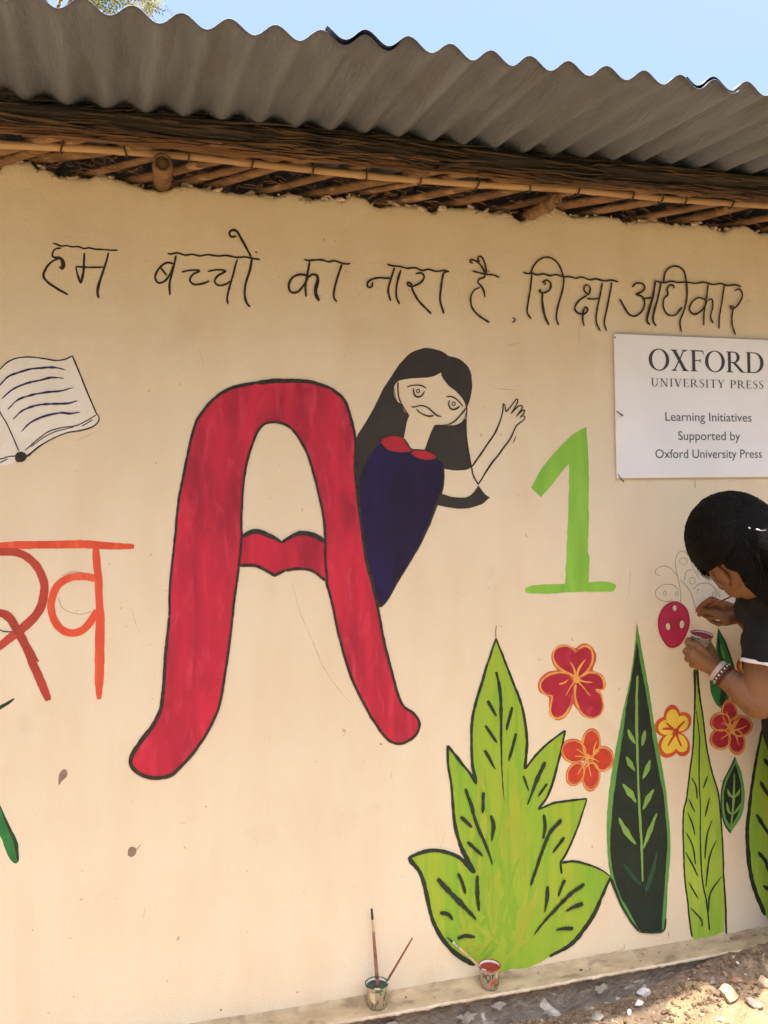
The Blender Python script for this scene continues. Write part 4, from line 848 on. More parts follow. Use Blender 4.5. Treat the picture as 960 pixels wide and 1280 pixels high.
while x < 1010:
    ln = random.uniform(88, 112); w_ = random.uniform(.0095, .016)
    A_ = at(x, TOPpx(x) - 1, .03); B_ = at(x + ln, POLEpx(x + ln) + random.uniform(-1, 2), -.085); B_.z += .002; A_.z += .004
    d = B_ - A_; A2 = A_ - d * .5; B2 = B_ + d * .6
    bm = bmesh.new(); tube(bm, [A2.lerp(B2, t) + Vector((0, 0, .003 * nz(t * 4, k))) for t in (0, .2, .4, .6, .8, 1)], [w_ * (1 + .12 * nz(j * 2.1, k)) for j in range(6)], 10, ell_=(1, .75))
    reparent(bm_obj('bamboo_slat', bm, random.choice((m_slat, m_slat2, m_slat2)), smooth=True), roof)
    x += random.uniform(44, 66); k += 1
# smoky log under the sheets and the bark strips bundled round it
LOG = [(-900, 66), (0, 140), (240, 162), (480, 185), (720, 212), (960, 233), (1900, 320)]; BRN = [(-900, 96), (0, 161), (240, 181), (480, 204), (720, 227), (960, 246), (1900, 322)]
def run(tbl, y_, r_, name, m_, amp, seg, i0, i1):
    pts, rs = [], []
    for i in range(i0, i1):
        px = i * 12; q = at(px, interp(tbl, px), y_); x = q.x; q.y += .010 * nz(x * 2.3, 8, y_ * 90); q.z += .0045 * nz(x * 3.1, 4, y_ * 70) + .002 * nz(x * 17); pts.append(q); rs.append(r_ * (1 + .30 * nz(x * 4.3, 1, y_ * 50) + .14 * nz(x * 21, 6)))
    bm = bmesh.new(); tube(bm, pts, rs, seg)
    for v_ in bm.verts: v_.co += Vector((0, 1, 1)) * amp * nz(v_.co.x * 7, v_.co.y * 110, v_.co.z * 110) + Vector((0, 0, amp * .8 * nz(v_.co.x * 40, v_.co.y * 60)))
    reparent(bm_obj(name, bm, m_, smooth=True), roof)
run(LOG, -.205, .021, 'purlin_log', m_log, .005, 24, -60, 160)
run(BRN, -.165, .012, 'inner_branch', m_bark, .004, 14, -60, 160)
run([(x_, y_ - 17) for x_, y_ in BRN], -.17, .009, 'inner_branch', m_log, .004, 12, -60, 160)
run([(x_, y_ - 4) for x_, y_ in LOG], -.10, .03, 'inner_log', m_log, .005, 14, -60, 160)
bm = bmesh.new()
for i in range(210):
    px = random.uniform(-140, 1000); ln = random.uniform(50, 260); y_ = random.uniform(-.215, -.15); up_ = random.uniform(-22, 6); wd = random.uniform(.0012, .005); sl = random.uniform(-7, 7); sd_ = random.random() * 50; P_ = []
    for j in range(10):
        t = j / 9; p_ = px + ln * t; P_.append(at(p_, interp(BRN, p_) + up_ + sl * (t - .5) + 5 * nz(t * 2.5, sd_), y_ + .006 * nz(t * 3, sd_)))
    tube(bm, P_, [wd * (.4 + .6 * math.sin(math.pi * (j + .6) / 10.2)) for j in range(10)], 5, ell_=(1, .5))
tag(reparent(bm_obj('bark_strips', bm, m_bark, smooth=True), roof), kind='stuff')
bm = bmesh.new()                                                                         # frayed fibres and cobweb threads hanging over the lip
for i in range(420):
    px = random.uniform(-20, 980); y_ = random.uniform(-.09, .005); a_ = at(px, TOPpx(px) - random.uniform(2, 30), y_); dx = random.uniform(-.03, .05); tube(bm, [a_, a_ + Vector((dx * .5, .004, random.uniform(-.006, .006))), a_ + Vector((dx, 0, random.uniform(-.016, .004)))], [.0006, .0008, .0004], 4)
tag(reparent(bm_obj('loose_fibres', bm, m_slat2), roof), kind='stuff')
bm = bmesh.new()                                                                         # ragged dark thatch stuffed between log and sheet
for i in range(520):
    px = random.uniform(-140, 1010); y_ = random.uniform(-.225, -.10); q = at(px, interp(LOG, px) + random.uniform(-26, 16), y_); d_ = Vector((random.uniform(.02, .11) * random.choice((1, 1, -1)), random.uniform(-.02, .02), random.uniform(-.016, .012)))
    tube(bm, [q, q + d_ * .5 + Vector((0, 0, random.uniform(-.006, .004))), q + d_], [random.uniform(.0008, .0028), random.uniform(.0015, .004), .0006], 4)
for i in range(420):
    px = random.uniform(-140, 1000); y_ = random.uniform(-.232, -.20); ln = random.uniform(30, 130); u0 = random.uniform(-13, 14); sl = random.uniform(-8, 8); w0 = random.uniform(.001, .0045)
    tube(bm, [at(px + ln * t, interp(LOG, px + ln * t) + u0 + sl * t + 3 * nz(t * 3, i), y_ + .005 * nz(t * 4, i)) for t in (0, .25, .5, .75, 1)], [w0 * .4, w0, w0 * .8, w0, w0 * .3], 4)
tag(reparent(bm_obj('thatch', bm, m_thatch, smooth=True), roof), kind='stuff')
for px in (79, 156, 236, 316, 391, 457, 525, 597, 660, 722, 789, 826, 855, 914):
    c_ = at(px, POLEpx(px), -.105); tilt = random.uniform(-.006, .006); ring_ = []
    for j in range(15):
        t = 2 * math.pi * j / 14; ring_.append(c_ + Vector((tilt * math.cos(t), .013 * math.sin(t), .0135 * -math.cos(t) + (.012 if abs(t - math.pi) < 1 else 0))))
    bm = bmesh.new(); tube(bm, ring_, .0022, 5, cap=False); tube(bm, [ring_[7], ring_[7] + Vector((random.uniform(-.004, .006), -.014, .016)), ring_[7] + Vector((random.uniform(-.008, .008), -.03, .034))], .0019, 5)
    reparent(bm_obj('wire_tie', bm, m_wire), roof)
    if px in (79, 156, 660, 722, 789, 855, 914):
        bm = bmesh.new(); q = at(px + 6, POLEpx(px) - 11, -.12); box(bm, q, (.012, .006, .022), Matrix.Rotation(R(-12), 3, 'Y')); reparent(bm_obj('bamboo_wedge', bm, m_bamb), roof)

# ------------------------------------------------------------------ cups and brushes
def lathe(bm, prof, c, seg=28, M=None):
    rings = []
    for r, z in prof:
        rings.append([bm.verts.new((M @ Vector((r * math.cos(2 * math.pi * j / seg), r * math.sin(2 * math.pi * j / seg), z)) if M else Vector((r * math.cos(2 * math.pi * j / seg), r * math.sin(2 * math.pi * j / seg), z))) + Vector(c)) for j in range(seg)])
    for a_, b_ in zip(rings, rings[1:]):
        for j in range(seg): bm.faces.new((a_[j], a_[(j + 1) % seg], b_[(j + 1) % seg], b_[j]))
    return rings
def on_cup(c, r0, r1, h, ang, z, off=.0006, M=None):
    r = r0 + (r1 - r0) * z / h + off; q = Vector((r * math.cos(ang), r * math.sin(ang), z)); return (M @ q if M else q) + Vector(c)
def cup(c, r1, r0, h, m_paint, label, smears, letters=(), M=None, fill=.006, group=None, txt=0):
    o = empty('paper_cup', c); tag(o, label, 'cup', 'paper cups of paint')
    bm = bmesh.new(); t = .0009
    rg = lathe(bm, [(r0 - .002, .003), (r0, 0), (r1, h - .001), (r1 + .0016, h - .0006), (r1 + .0018, h + .001), (r1 + .0002, h + .0017), (r1 - t, h), (r0 - t, .004)], c, M=M); bm.faces.new(rg[0][::-1]); bm.faces.new(rg[-1])
    reparent(bm_obj('cup_wall', bm, m_cup, smooth=True), o)
    bm = bmesh.new(); n = 24; zf = h - fill; rf = r0 + (r1 - r0) * zf / h - t - .0001; cv = []
    ctr = bm.verts.new((M @ Vector((0, 0, zf)) if M else Vector((0, 0, zf))) + Vector(c)); prev = [ctr] * n
    for k_ in (1, 2, 3):
        cur = []
        for j in range(n):
            q = Vector((rf * k_ / 3 * math.cos(2 * math.pi * j / n), rf * k_ / 3 * math.sin(2 * math.pi * j / n), zf + .0008 * nz(k_ * 3, j * .9) + (.001 if k_ == 3 else 0))); cur.append(bm.verts.new((M @ q if M else q) + Vector(c)))
        for j in range(n):
            if k_ == 1: bm.faces.new((ctr, cur[j], cur[(j + 1) % n]))
            else: bm.faces.new((prev[j], cur[j], cur[(j + 1) % n], prev[(j + 1) % n]))
        prev = cur
    reparent(bm_obj('wet_paint', bm, m_paint, smooth=True), o)
    bm = bmesh.new(); rg = []                                                             # paint wiped off on the brim
    for r_, z_ in ((rf + .0002, zf - .001), (r1 - t + .0001, h + .0004), (r1 + .0004, h + .0021), (r1 + .0021, h + .0013), (r1 + .0021, h - .0006)):
        rg.append([bm.verts.new((M @ Vector((r_ * math.cos(2 * math.pi * j / 28), r_ * math.sin(2 * math.pi * j / 28), z_ - (.0028 * max(0, nz(j * .9, r1 * 900)) if z_ < h else 0))) if M else Vector((r_ * math.cos(2 * math.pi * j / 28), r_ * math.sin(2 * math.pi * j / 28), z_ - (.0035 * max(0, nz(j * .9, r1 * 900)) if z_ < h else 0)))) + Vector(c)) for j in range(28)])
    for k_ in range(4):
        for j in range(28):
            if k_ < 2 or nz(j * .45, r1 * 500 + c[0] * 9) > -.12: bm.faces.new((rg[k_][j], rg[k_][(j + 1) % 28], rg[k_ + 1][(j + 1) % 28], rg[k_ + 1][j]))
    reparent(bm_obj('stained_brim', bm, m_paint, smooth=True), o)
    for mm, sms in smears:
        v, f = [], []
        for i_, (a0, z0_, da, dz) in enumerate(sms):
            n_ = 9; b = len(v); v.append(on_cup(c, r0, r1, h, a0, z0_, .0005 + .00012 * i_, M))
            for j in range(n_):
                tt = 2 * math.pi * j / n_; k_ = random.uniform(.6, 1.15); v.append(on_cup(c, r0, r1, h, a0 + da * math.cos(tt) * k_, min(max(z0_ + dz * math.sin(tt) * k_, .001), h - .001), .0005 + .00012 * i_, M))
            for j in range(n_): f.append((b, b + 1 + j, b + 1 + (j + 1) % n_))
        reparent(mesh_obj('paint_smear', v, f, mm), o)
    if letters:
        v, f = [], []
        for i_, (pts, w_) in enumerate(letters):
            b = len(v); n_ = len(pts)
            for j, (aa, zz) in enumerate(pts):
                q0 = pts[max(j - 1, 0)]; q1 = pts[min(j + 1, n_ - 1)]; dx, dz_ = (q1[0] - q0[0]) * r1, q1[1] - q0[1]; L0 = math.hypot(dx, dz_) or 1; nx_, nz_ = -dz_ / L0, dx / L0
                for sg in (1, -1): v.append(on_cup(c, r0, r1, h, aa + sg * nx_ * w_ / 2 / r1, zz + sg * nz_ * w_ / 2, .0014 + .0001 * i_, M))
            for j in range(n_ - 1): f.append((b + 2 * j, b + 2 * j + 1, b + 2 * j + 3, b + 2 * j + 2))
        reparent(mesh_obj('print', v, f, m_ink), o)
    return o
m_cup = mat('waxed_paper', (.60, .57, .47, 1), (.68, .65, .56, 1), scale=30, rough=.45, spec=.4, c3=(.50, .46, .36, 1), s3=60)
m_gp = mat('wet_green', (.022, .04, .027, 1), (.035, .06, .04, 1), scale=60, rough=.4); m_rp = mat('wet_red', (.27, .028, .02, 1), (.20, .02, .016, 1), scale=60, rough=.4); m_rp2 = mat('wet_crimson', (.30, .014, .04, 1), rough=.45)
m_gs = mat('green_smear', (.05, .10, .05, 1), (.10, .16, .08, 1), scale=90); m_rs = mat('red_smear', (.42, .05, .03, 1), (.55, .12, .08, 1), scale=90); m_cs = mat('cream_smear', (.62, .48, .28, 1)); m_bs = mat('brown_smear', (.13, .09, .06, 1))
ZL = .0905
def ground_pt(px, py, z):
    d = RGT * (px - 480) - UPV * (py - 640) + FWD * F; return CAM + d * ((z - CAM.z) / d.z)
c1_ = ground_pt(468.5, 1250, ZL); c2_ = ground_pt(610, 1229, ZL); c1_.y = min(max(c1_.y, -.048), -.040); c2_.y = min(max(c2_.y, -.048), -.040)
print('cups', c1_, c2_, 'ledge?'); v0 = -math.pi / 2 - .25
cup(c1_, .0265, .0215, .054, m_gp, 'paper cup of dark green paint holding two brushes on the ledge', [(m_gs, [(v0 + .95, 0.0331, .10, .012), (v0 + .8, 0.0244, .12, .009), (v0 + .2, 0.0461, .5, .004), (v0 + .1, 0.0191, .05, .007), (v0 + .75, 0.0104, .08, .006), (v0 + .35, 0.0426, .12, .006)]), (m_cs, [(v0 - .45, 0.0305, .42, .017)]), (m_bs, [(v0 - .55, 0.0104, .1, .007), (v0 - .2, 0.0087, .05, .007), (v0 - .05, 0.0157, .04, .007)])])
def arc(cx, cz, ra, rz, n_=12): return [(cx + ra * math.cos(2 * math.pi * i / n_), cz + rz * math.sin(2 * math.pi * i / n_)) for i in range(n_ + 1)]
cup(c2_, .0262, .0215, .052, m_rp, 'paper cup of brick red paint standing below the lime plant', [(m_rs, [(v0 + .25, 0.0191, .32, .0045), (v0 + .02, 0.0148, .13, .006), (v0 + .55, 0.0252, .18, .005), (v0 + .85, 0.0157, .12, .006), (v0 + .1, 0.0478, .9, .003)]), (m_gs, [(v0 + 1.1, 0.0226, .08, .014), (v0 + .5, 0.0104, .3, .005), (v0 + .9, 0.0087, .2, .004)]), (m_bs, [(v0 - .35, 0.0200, .16, .002)]), (m_cs, [(v0 + .62, 0.0357, .12, .012)])],
    letters=[([(v0 - .78, 0.0418), (v0 - .78, 0.0296)], .0018), ([(v0 - .58, 0.0409), (v0 - .58, 0.0287)], .0018), ([(v0 - .78, 0.0357), (v0 - .58, 0.0348)], .0018), (arc(v0 - .26, 0.0331, .22, .008), .0018), ([(v0 + .02, 0.0391), (v0 + .32, 0.0400)], .0018), ([(v0 + .17, 0.0400), (v0 + .17, 0.0278)], .0018)])
def brush(pts, r, segs, label):
    """pts: butt -> tip of the bristles; segs: (from, to, material, radius factor, name)"""
    A_, B_ = Vector(pts[0]), Vector(pts[1]); o = empty('paint_brush', (A_ + B_) / 2); tag(o, label, 'paintbrush')
    for t0, t1, mm, k0, k1, nm in segs:
        bm = bmesh.new(); n_ = 5; tube(bm, [A_.lerp(B_, t0 + (t1 - t0) * i / n_) for i in range(n_ + 1)], [r * (k0 + (k1 - k0) * i / n_) for i in range(n_ + 1)], 10); reparent(bm_obj(nm, bm, mm, smooth=True), o)
    return o
m_bh = mat('handle_black', (.03, .02, .018, 1), rough=.4); m_bw = mat('raw_wood', (.52, .38, .2, 1), (.45, .31, .16, 1), scale=60); m_br = mat('smeared_handle', (.20, .07, .05, 1), (.30, .15, .10, 1), scale=50, c3=(.10, .06, .05, 1), s3=80)
m_rh = mat('red_handle', (.26, .06, .04, 1), (.20, .05, .035, 1), scale=40, rough=.4); m_fe = mat('ferrule', (.6, .6, .6, 1), rough=.3, metallic=.9); m_hair_b = mat('bristle', (.03, .022, .018, 1), (.10, .07, .05, 1), scale=90)
cb = c1_ + Vector((.004, -.002, .006))
brush((at(464.6, 1136, -.012), cb), .0038, [(0, .115, m_bh, .7, .8, 'handle_cap'), (.115, .25, m_bw, .8, .9, 'handle'), (.25, .74, m_br, .9, 1.25, 'handle_grip'), (.74, .86, m_br, 1.25, 1.2, 'ferrule'), (.86, 1, m_hair_b, 1.2, .5, 'bristles')], 'long paintbrush with black tip standing upright in the green paint cup')
brush((at(515.5, 1172.5, -.035), c1_ + Vector((-.004, .004, .008))), .0026, [(0, .62, m_rh, .75, 1.1, 'handle'), (.62, .82, m_gs, 1.1, 1.15, 'ferrule'), (.82, 1, m_hair_b, 1.1, .5, 'bristles')], 'thin red handled paintbrush leaning right in the green paint cup')
q = at(598, 1206, c2_.y + .012)
brush((c2_ + Vector((.004, .004, .02)), at(559, 1171.5, -.012)), .003, [(0, .74, m_bw, .9, 1.1, 'handle'), (.74, .88, m_fe, 1.1, 1.05, 'ferrule'), (.88, 1, m_hair_b, 1.1, .4, 'bristles')], 'paintbrush with wet black bristles leaning left out of the red paint cup')

# ------------------------------------------------------------------ rubble
def rock(px, py, sx, sy, sz, m, label, name='stone', sub=3, seed=0, cut=.25, cat='stone', dz=0, rot=0, group=None):
    q = None
    for zt in np.arange(.16, -.06, -.002):
        g_ = ground_pt(px, py, zt)
        if gz(g_.x, g_.y) >= zt: q = g_; break
    if q is None: q = ground_pt(px, py, 0)
    bm = bmesh.new(); bmesh.ops.create_icosphere(bm, subdivisions=sub, radius=1); rnd = random.Random(seed); pl = []
    for _ in range(9):
        n_ = Vector((rnd.uniform(-1, 1), rnd.uniform(-1, 1), rnd.uniform(-.8, 1))).normalized(); pl.append((n_, rnd.uniform(.38, .72)))
    for v_ in bm.verts:
        for n_, d_ in pl:
            e = v_.co.dot(n_) - d_
            if e > 0: v_.co -= n_ * e * .93
        v_.co += v_.co.normalized() * .07 * nz(v_.co.x * 2.5 + seed, v_.co.y * 2.5, v_.co.z * 2.5) + v_.co.normalized() * .03 * nz(v_.co.x * 9 + seed, v_.co.y * 9, v_.co.z * 9)
    Mx = Matrix.Rotation(rot, 4, 'Z') @ Matrix.Diagonal((sx, sy, sz, 1)); bmesh.ops.transform(bm, matrix=Mx, verts=bm.verts)
    o = bm_obj(name, bm, m); o.location = (q.x, q.y, gz(q.x, q.y) + sz * .35 + dz); tag(o, label, cat, group); return o
m_st = mat('sandstone', (.46, .34, .21, 1), (.55, .43, .28, 1), scale=40, bump=.8, bscale=120, rough=.95, c3=(.34, .22, .14, 1), s3=25)
m_brk = mat('broken_brick', (.30, .15, .09, 1), (.42, .24, .15, 1), scale=30, bump=.9, bscale=90, rough=.95, c3=(.52, .42, .3, 1), s3=18)
m_lime_ch = mat('lime_chunk', (.60, .57, .52, 1), (.70, .67, .62, 1), scale=30, bump=.6, bscale=70, rough=.9, c3=(.38, .34, .29, 1), s3=20)
m_gst = mat('grey_stone', (.22, .19, .15, 1), (.32, .28, .22, 1), scale=40, bump=.8, bscale=90, rough=.95)
rock(912, 1246, .034, .026, .024, m_st, 'sunlit tan stone with a dark broken front, largest on the ground', seed=3, rot=.3)
rock(957, 1232, .022, .02, .02, m_st, 'tan stone half cut by the right edge of the picture', seed=5)
rock(942, 1258, .014, .026, .012, m_gst, 'flat grey brown shard lying in the sun', seed=8, rot=.5)
rock(803, 1243, .023, .018, .016, m_lime_ch, 'pale angular lump of old plaster in the shade', seed=11, rot=-.3, cat='rubble', name='plaster_lump')
rock(798, 1257, .022, .012, .012, m_lime_ch, 'jagged pale plaster lump just below the angular one', seed=14, rot=.5, cat='rubble', name='plaster_lump')
rock(772, 1241, .018, .012, .008, m_lime_ch, 'small flat plaster flake left of the two lumps', seed=15, rot=.2, cat='rubble', name='plaster_lump')
rock(786, 1268, .007, .007, .012, m_lime_ch, 'small white plaster crumb at the shadow edge', seed=18, cat='rubble', name='plaster_lump')
rock(899, 1276, .012, .008, .006, m_lime_ch, 'bright white chip in the sun at the bottom edge', seed=19, cat='rubble', name='plaster_lump')
rock(890, 1231, .009, .007, .015, m_gst, 'small upright grey shard by the plinth', seed=21)
rock(848, 1241, .009, .007, .006, m_brk, 'little brown brick fragment at the shadow edge', seed=23, cat='rubble', name='brick_fragment')
rock(920, 1225, .022, .012, .008, m_brk, 'flat brown brick fragment behind the largest stone', seed=27, cat='rubble', name='brick_fragment')
rock(745, 1275, .022, .016, .013, m_gst, 'dull grey brown stone in the shade at the bottom edge', seed=31)
rock(660, 1274, .014, .01, .006, m_lime_ch, 'pale flake on the ground under the red paint cup', seed=33, cat='rubble', name='plaster_lump')
rock(715, 1254, .016, .008, .005, m_lime_ch, 'thin pale flake against the plinth', seed=37, cat='rubble', name='plaster_lump')
def scatter(name, n_, smin, smax, m, xr, yr, seed):
    rnd = random.Random(seed); bm = bmesh.new()
    for i in range(n_):
        x = rnd.uniform(*xr); y = rnd.uniform(*yr); s = smin * (smax / smin) ** (rnd.random() ** 2.2)
        r_ = bmesh.ops.create_icosphere(bm, subdivisions=1, radius=s, matrix=Matrix.Translation((x, y, gz(x, y) + s * .15)) @ Matrix.Rotation(rnd.random() * 6, 4, Vector((rnd.random(), rnd.random(), rnd.random() + .1)).normalized()) @ Matrix.Diagonal((rnd.uniform(.8, 1.6), 1, rnd.uniform(.4, .9), 1)))
        for v_ in r_['verts']: v_.co += Vector((nz(v_.co.x * 200, v_.co.y * 200), nz(v_.co.y * 200, v_.co.z * 200 + 5), nz(v_.co.z * 200, v_.co.x * 200 + 9))) * s * .35
    return tag(bm_obj(name, bm, m), kind='stuff')
scatter('gravel', 2600, .0008, .0055, m_st, (.45, 2.3), (-.8, -.075), 1)
scatter('brown_gravel', 800, .0009, .006, m_brk, (.45, 2.3), (-.8, -.075), 2)
scatter('dark_clods', 2200, .0012, .0085, mat('clod', (.13, .085, .05, 1), (.22, .15, .095, 1), scale=60, rough=1), (.6, 1.75), (-.24, -.08), 3)
scatter('plaster_bits', 260, .0015, .007, m_lime_ch, (.45, 2.3), (-.7, -.1), 4)

# ------------------------------------------------------------------ tree behind the hut
tb = Vector((-1.35, 7.4, 0)); tree = empty('neem_tree', tb); tag(tree, 'feathery pale green tree showing above the left end of the roof', 'tree')
m_trunk = mat('tree_bark', (.14, .10, .07, 1), (.22, .16, .11, 1), scale=14, stretch=(1, 1, .3), bump=1, bscale=20, rough=.95)
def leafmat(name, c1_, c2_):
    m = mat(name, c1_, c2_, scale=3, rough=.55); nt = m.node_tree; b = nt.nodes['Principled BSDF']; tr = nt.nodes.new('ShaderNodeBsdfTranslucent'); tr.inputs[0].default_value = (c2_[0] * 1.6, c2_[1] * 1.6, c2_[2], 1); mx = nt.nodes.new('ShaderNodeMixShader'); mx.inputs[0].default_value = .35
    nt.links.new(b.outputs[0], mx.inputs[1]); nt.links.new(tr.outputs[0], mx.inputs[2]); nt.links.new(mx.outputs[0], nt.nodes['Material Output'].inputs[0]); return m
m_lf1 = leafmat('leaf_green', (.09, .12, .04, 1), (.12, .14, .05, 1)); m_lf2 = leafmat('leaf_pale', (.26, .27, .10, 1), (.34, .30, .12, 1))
bm = bmesh.new(); tube(bm, [tb + Vector(v_) for v_ in ((0, 0, -.1), (.05, 0, 1.5), (0, .1, 3), (-.1, .1, 4.4))], [.2, .16, .13, .1], 12); reparent(bm_obj('trunk', bm, m_trunk, smooth=True), tree)
tips = []; rnd = random.Random(4)
for k in range(13):
    a0 = k * 2.4; base = tb + Vector((-.08, .1, 2.8 + k * .13)); el = rnd.uniform(.35, 1.2); L0 = rnd.uniform(1.5, 2.5); d = Vector((math.cos(a0) * math.cos(el), math.sin(a0) * math.cos(el), math.sin(el)))
    pts = [base + d * L0 * t + Vector((.1 * nz(t * 3, k), .1 * nz(t * 3, k + 20), -.25 * t * t)) for t in (0, .25, .5, .75, 1)]; bm = bmesh.new(); tube(bm, pts, [.06, .05, .036, .025, .01], 8)
    for j in range(9):
        t = rnd.uniform(.35, 1); s_ = pts[0].lerp(pts[4], t); dd = Vector((rnd.uniform(-1, 1), rnd.uniform(-1, 1), rnd.uniform(-.3, .8))).normalized() * rnd.uniform(.4, .9); e_ = s_ + dd; tube(bm, [s_, s_.lerp(e_, .5) + Vector((0, 0, .05)), e_], [.014, .009, .004], 5); tips.append((s_, e_))
    reparent(bm_obj('limb', bm, m_trunk, smooth=True), tree)
# one long spray reaches out over the roof, the part that the photograph shows
for (pa, pb) in (((60, -60), (205, 14)), ((90, -30), (150, 6)), ((40, -50), (120, 4)), ((120, -60), (190, 2)), ((20, -40), (60, -5)), ((60, -50), (130, -6))):
    s_ = at(*pa, 6.8); e_ = at(*pb, 6.6); tips.append((s_, e_))
    bm = bmesh.new(); tube(bm, [tb + Vector((-.08, .1, 4.3)), (tb + Vector((-.1, 0, 4.8))).lerp(s_, .6) + Vector((0, 0, .2)), s_, e_], [.03, .022, .012, .003], 6); reparent(bm_obj('limb', bm, m_trunk, smooth=True), tree)
for nm, mm, n_, sd in (('crown', m_lf1, 24, 1), ('pale_leaves', m_lf2, 20, 2)):  # green leaves and paler ones mixed over the same twigs
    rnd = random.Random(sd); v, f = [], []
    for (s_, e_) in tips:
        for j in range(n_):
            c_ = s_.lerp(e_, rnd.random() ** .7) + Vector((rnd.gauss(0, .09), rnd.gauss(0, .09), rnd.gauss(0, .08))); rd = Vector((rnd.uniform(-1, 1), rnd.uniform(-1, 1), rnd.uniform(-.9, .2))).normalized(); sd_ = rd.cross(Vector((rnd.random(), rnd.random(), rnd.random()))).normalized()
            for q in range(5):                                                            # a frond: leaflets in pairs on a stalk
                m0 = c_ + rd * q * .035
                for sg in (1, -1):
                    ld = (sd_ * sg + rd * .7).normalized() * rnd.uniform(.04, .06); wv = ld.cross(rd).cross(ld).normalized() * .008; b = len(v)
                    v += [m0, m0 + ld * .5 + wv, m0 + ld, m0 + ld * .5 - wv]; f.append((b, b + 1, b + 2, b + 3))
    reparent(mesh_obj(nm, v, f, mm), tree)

# unseen copies of the tree, added behind the camera to block low sky
for k, (x, y, rz, sc_) in enumerate(((-6.5, -9, 1.2, 1.0), (-2.6, -8.2, 2.6, .92), (1.2, -8.8, 4.1, 1.05), (5.0, -8.1, .6, .95), (8.8, -9.2, 5.2, 1.0))):
    t = tree.copy(); COL.objects.link(t); t.location = (x, y, 0); t.rotation_euler = (0, 0, rz); t.scale = (sc_,) * 3
    t['label'] = 'added unseen tree behind the camera, ' + ('first', 'second', 'third', 'fourth', 'last')[k] + ' from the left in their row'; t['group'] = 'added trees behind the camera'
    for ch in list(tree.children):
        c = ch.copy(); COL.objects.link(c); c.parent = t

# ------------------------------------------------------------------ the painting woman
m_skin = mat('brown_skin', (.158, .068, .026, 1), (.20, .087, .034, 1), scale=14, rough=.62, bump=.12, bscale=260, spec=.4)
m_hairm = mat('black_hair', (.006, .005, .0045, 1), (.011, .009, .008, 1), scale=120, stretch=(1, 1, .3), rough=.62, bump=.5, bscale=300, spec=.12)
m_shirt = mat('black_cotton', (.0065, .006, .0065, 1), (.011, .010, .0105, 1), scale=20, rough=.9, bump=.35, bscale=22)
m_white = mat('white_trim', (.66, .64, .64, 1), rough=.8); m_jean = mat('dark_leggings', (.02, .022, .035, 1), (.03, .032, .05, 1), scale=20, rough=.9, bump=.3, bscale=30)
m_eye = mat('eye_white', (.7, .66, .62, 1), rough=.2); m_lip = mat('lips', (.20, .07, .055, 1), rough=.45)
def capsule(bm, a_, b_, ra, rb, sx=1.0, axis_=None):
    """tapered capsule; sx flattens it along axis_"""
    a_, b_ = Vector(a_), Vector(b_); d = b_ - a_; L = d.length
    z = d.normalized() if L > 1e-6 else Vector((0, 0, 1))
    x = (axis_ - z * axis_.dot(z)).normalized() if axis_ is not None else z.orthogonal().normalized(); y = z.cross(x)
    seg = 16; rings = []
    for t, rr_, off in [(0, ra * math.sin(k), -ra * math.cos(k)) for k in (.02, .4, .8, 1.2)] + [(0, ra, 0), (.33, ra + (rb - ra) * .33, 0), (.66, ra + (rb - ra) * .66, 0), (1, rb, 0)] + [(1, rb * math.sin(k), rb * math.cos(k)) for k in (1.2, .8, .4, .02)]:
        c_ = a_ + z * (L * t + off); rings.append([bm.verts.new(c_ + x * math.cos(2 * math.pi * j / seg) * rr_ * sx + y * math.sin(2 * math.pi * j / seg) * rr_) for j in range(seg)])
    for p_, q_ in zip(rings, rings[1:]):
        for j in range(seg): bm.faces.new((p_[j], p_[(j + 1) % seg], q_[(j + 1) % seg], q_[j]))
    bm.faces.new(rings[0][::-1]); bm.faces.new(rings[-1])
def ellip(bm, c, r, M=None, sub=3):
    Mx = Matrix.Translation(Vector(c)) @ (M.to_4x4() if M else Matrix()) @ Matrix.Diagonal((*r, 1)); bmesh.ops.create_icosphere(bm, subdivisions=sub, radius=1, matrix=Mx)
def fuse(bm, name, m, parent, voxel, smooth_=6, fac=.5):
    o = bm_obj(name, bm, m, None); r_ = o.modifiers.new('r', 'REMESH'); r_.mode = 'VOXEL'; r_.voxel_size = voxel; r_.use_smooth_shade = True
    s_ = o.modifiers.new('s', 'SMOOTH'); s_.iterations = smooth_; s_.factor = fac
    dg = bpy.context.evaluated_depsgraph_get(); me = bpy.data.meshes.new_from_object(o.evaluated_get(dg)); o.modifiers.clear(); old = o.data; o.data = me; bpy.data.meshes.remove(old)
    me.shade_smooth()
    if parent: reparent(o, parent)
    return o
# joints
HC = at(928, 696, -.29)                                             # centre of the skull
rv_ = Vector((.8, -.6, 0)); dv_ = Vector((.6, .8, 0))                # across and along the camera's look at her
hf = (rv_ * -.30 + dv_ * .82 + _z * -.46).normalized(); hu = rv_ * -.54 + dv_ * .1 + _z * .74; hu = (hu - hf * hu.dot(hf)).normalized(); hr = hf.cross(hu)
HM = Matrix((hr, hf, hu)).transposed()                              # head space: X right, Y face, Z crown
def hp(x, y, z): return HC + HM @ Vector((x, y, z))
SL = at(965, 762, -.30); SR = at(980, 752, -.10)
EL = at(947, 877, -.29); WL = at(897, 838, -.215)
ER = at(985, 822, -.09); WR = at(927, 768, -.075)
NB = (SL + SR) / 2 + Vector((.02, .0, .03)); CH = (SL + SR) / 2 + Vector((.05, 0, -.12)); HIP = CH + Vector((.15, 0, -.36)); PEL = HIP
bm = bmesh.new()
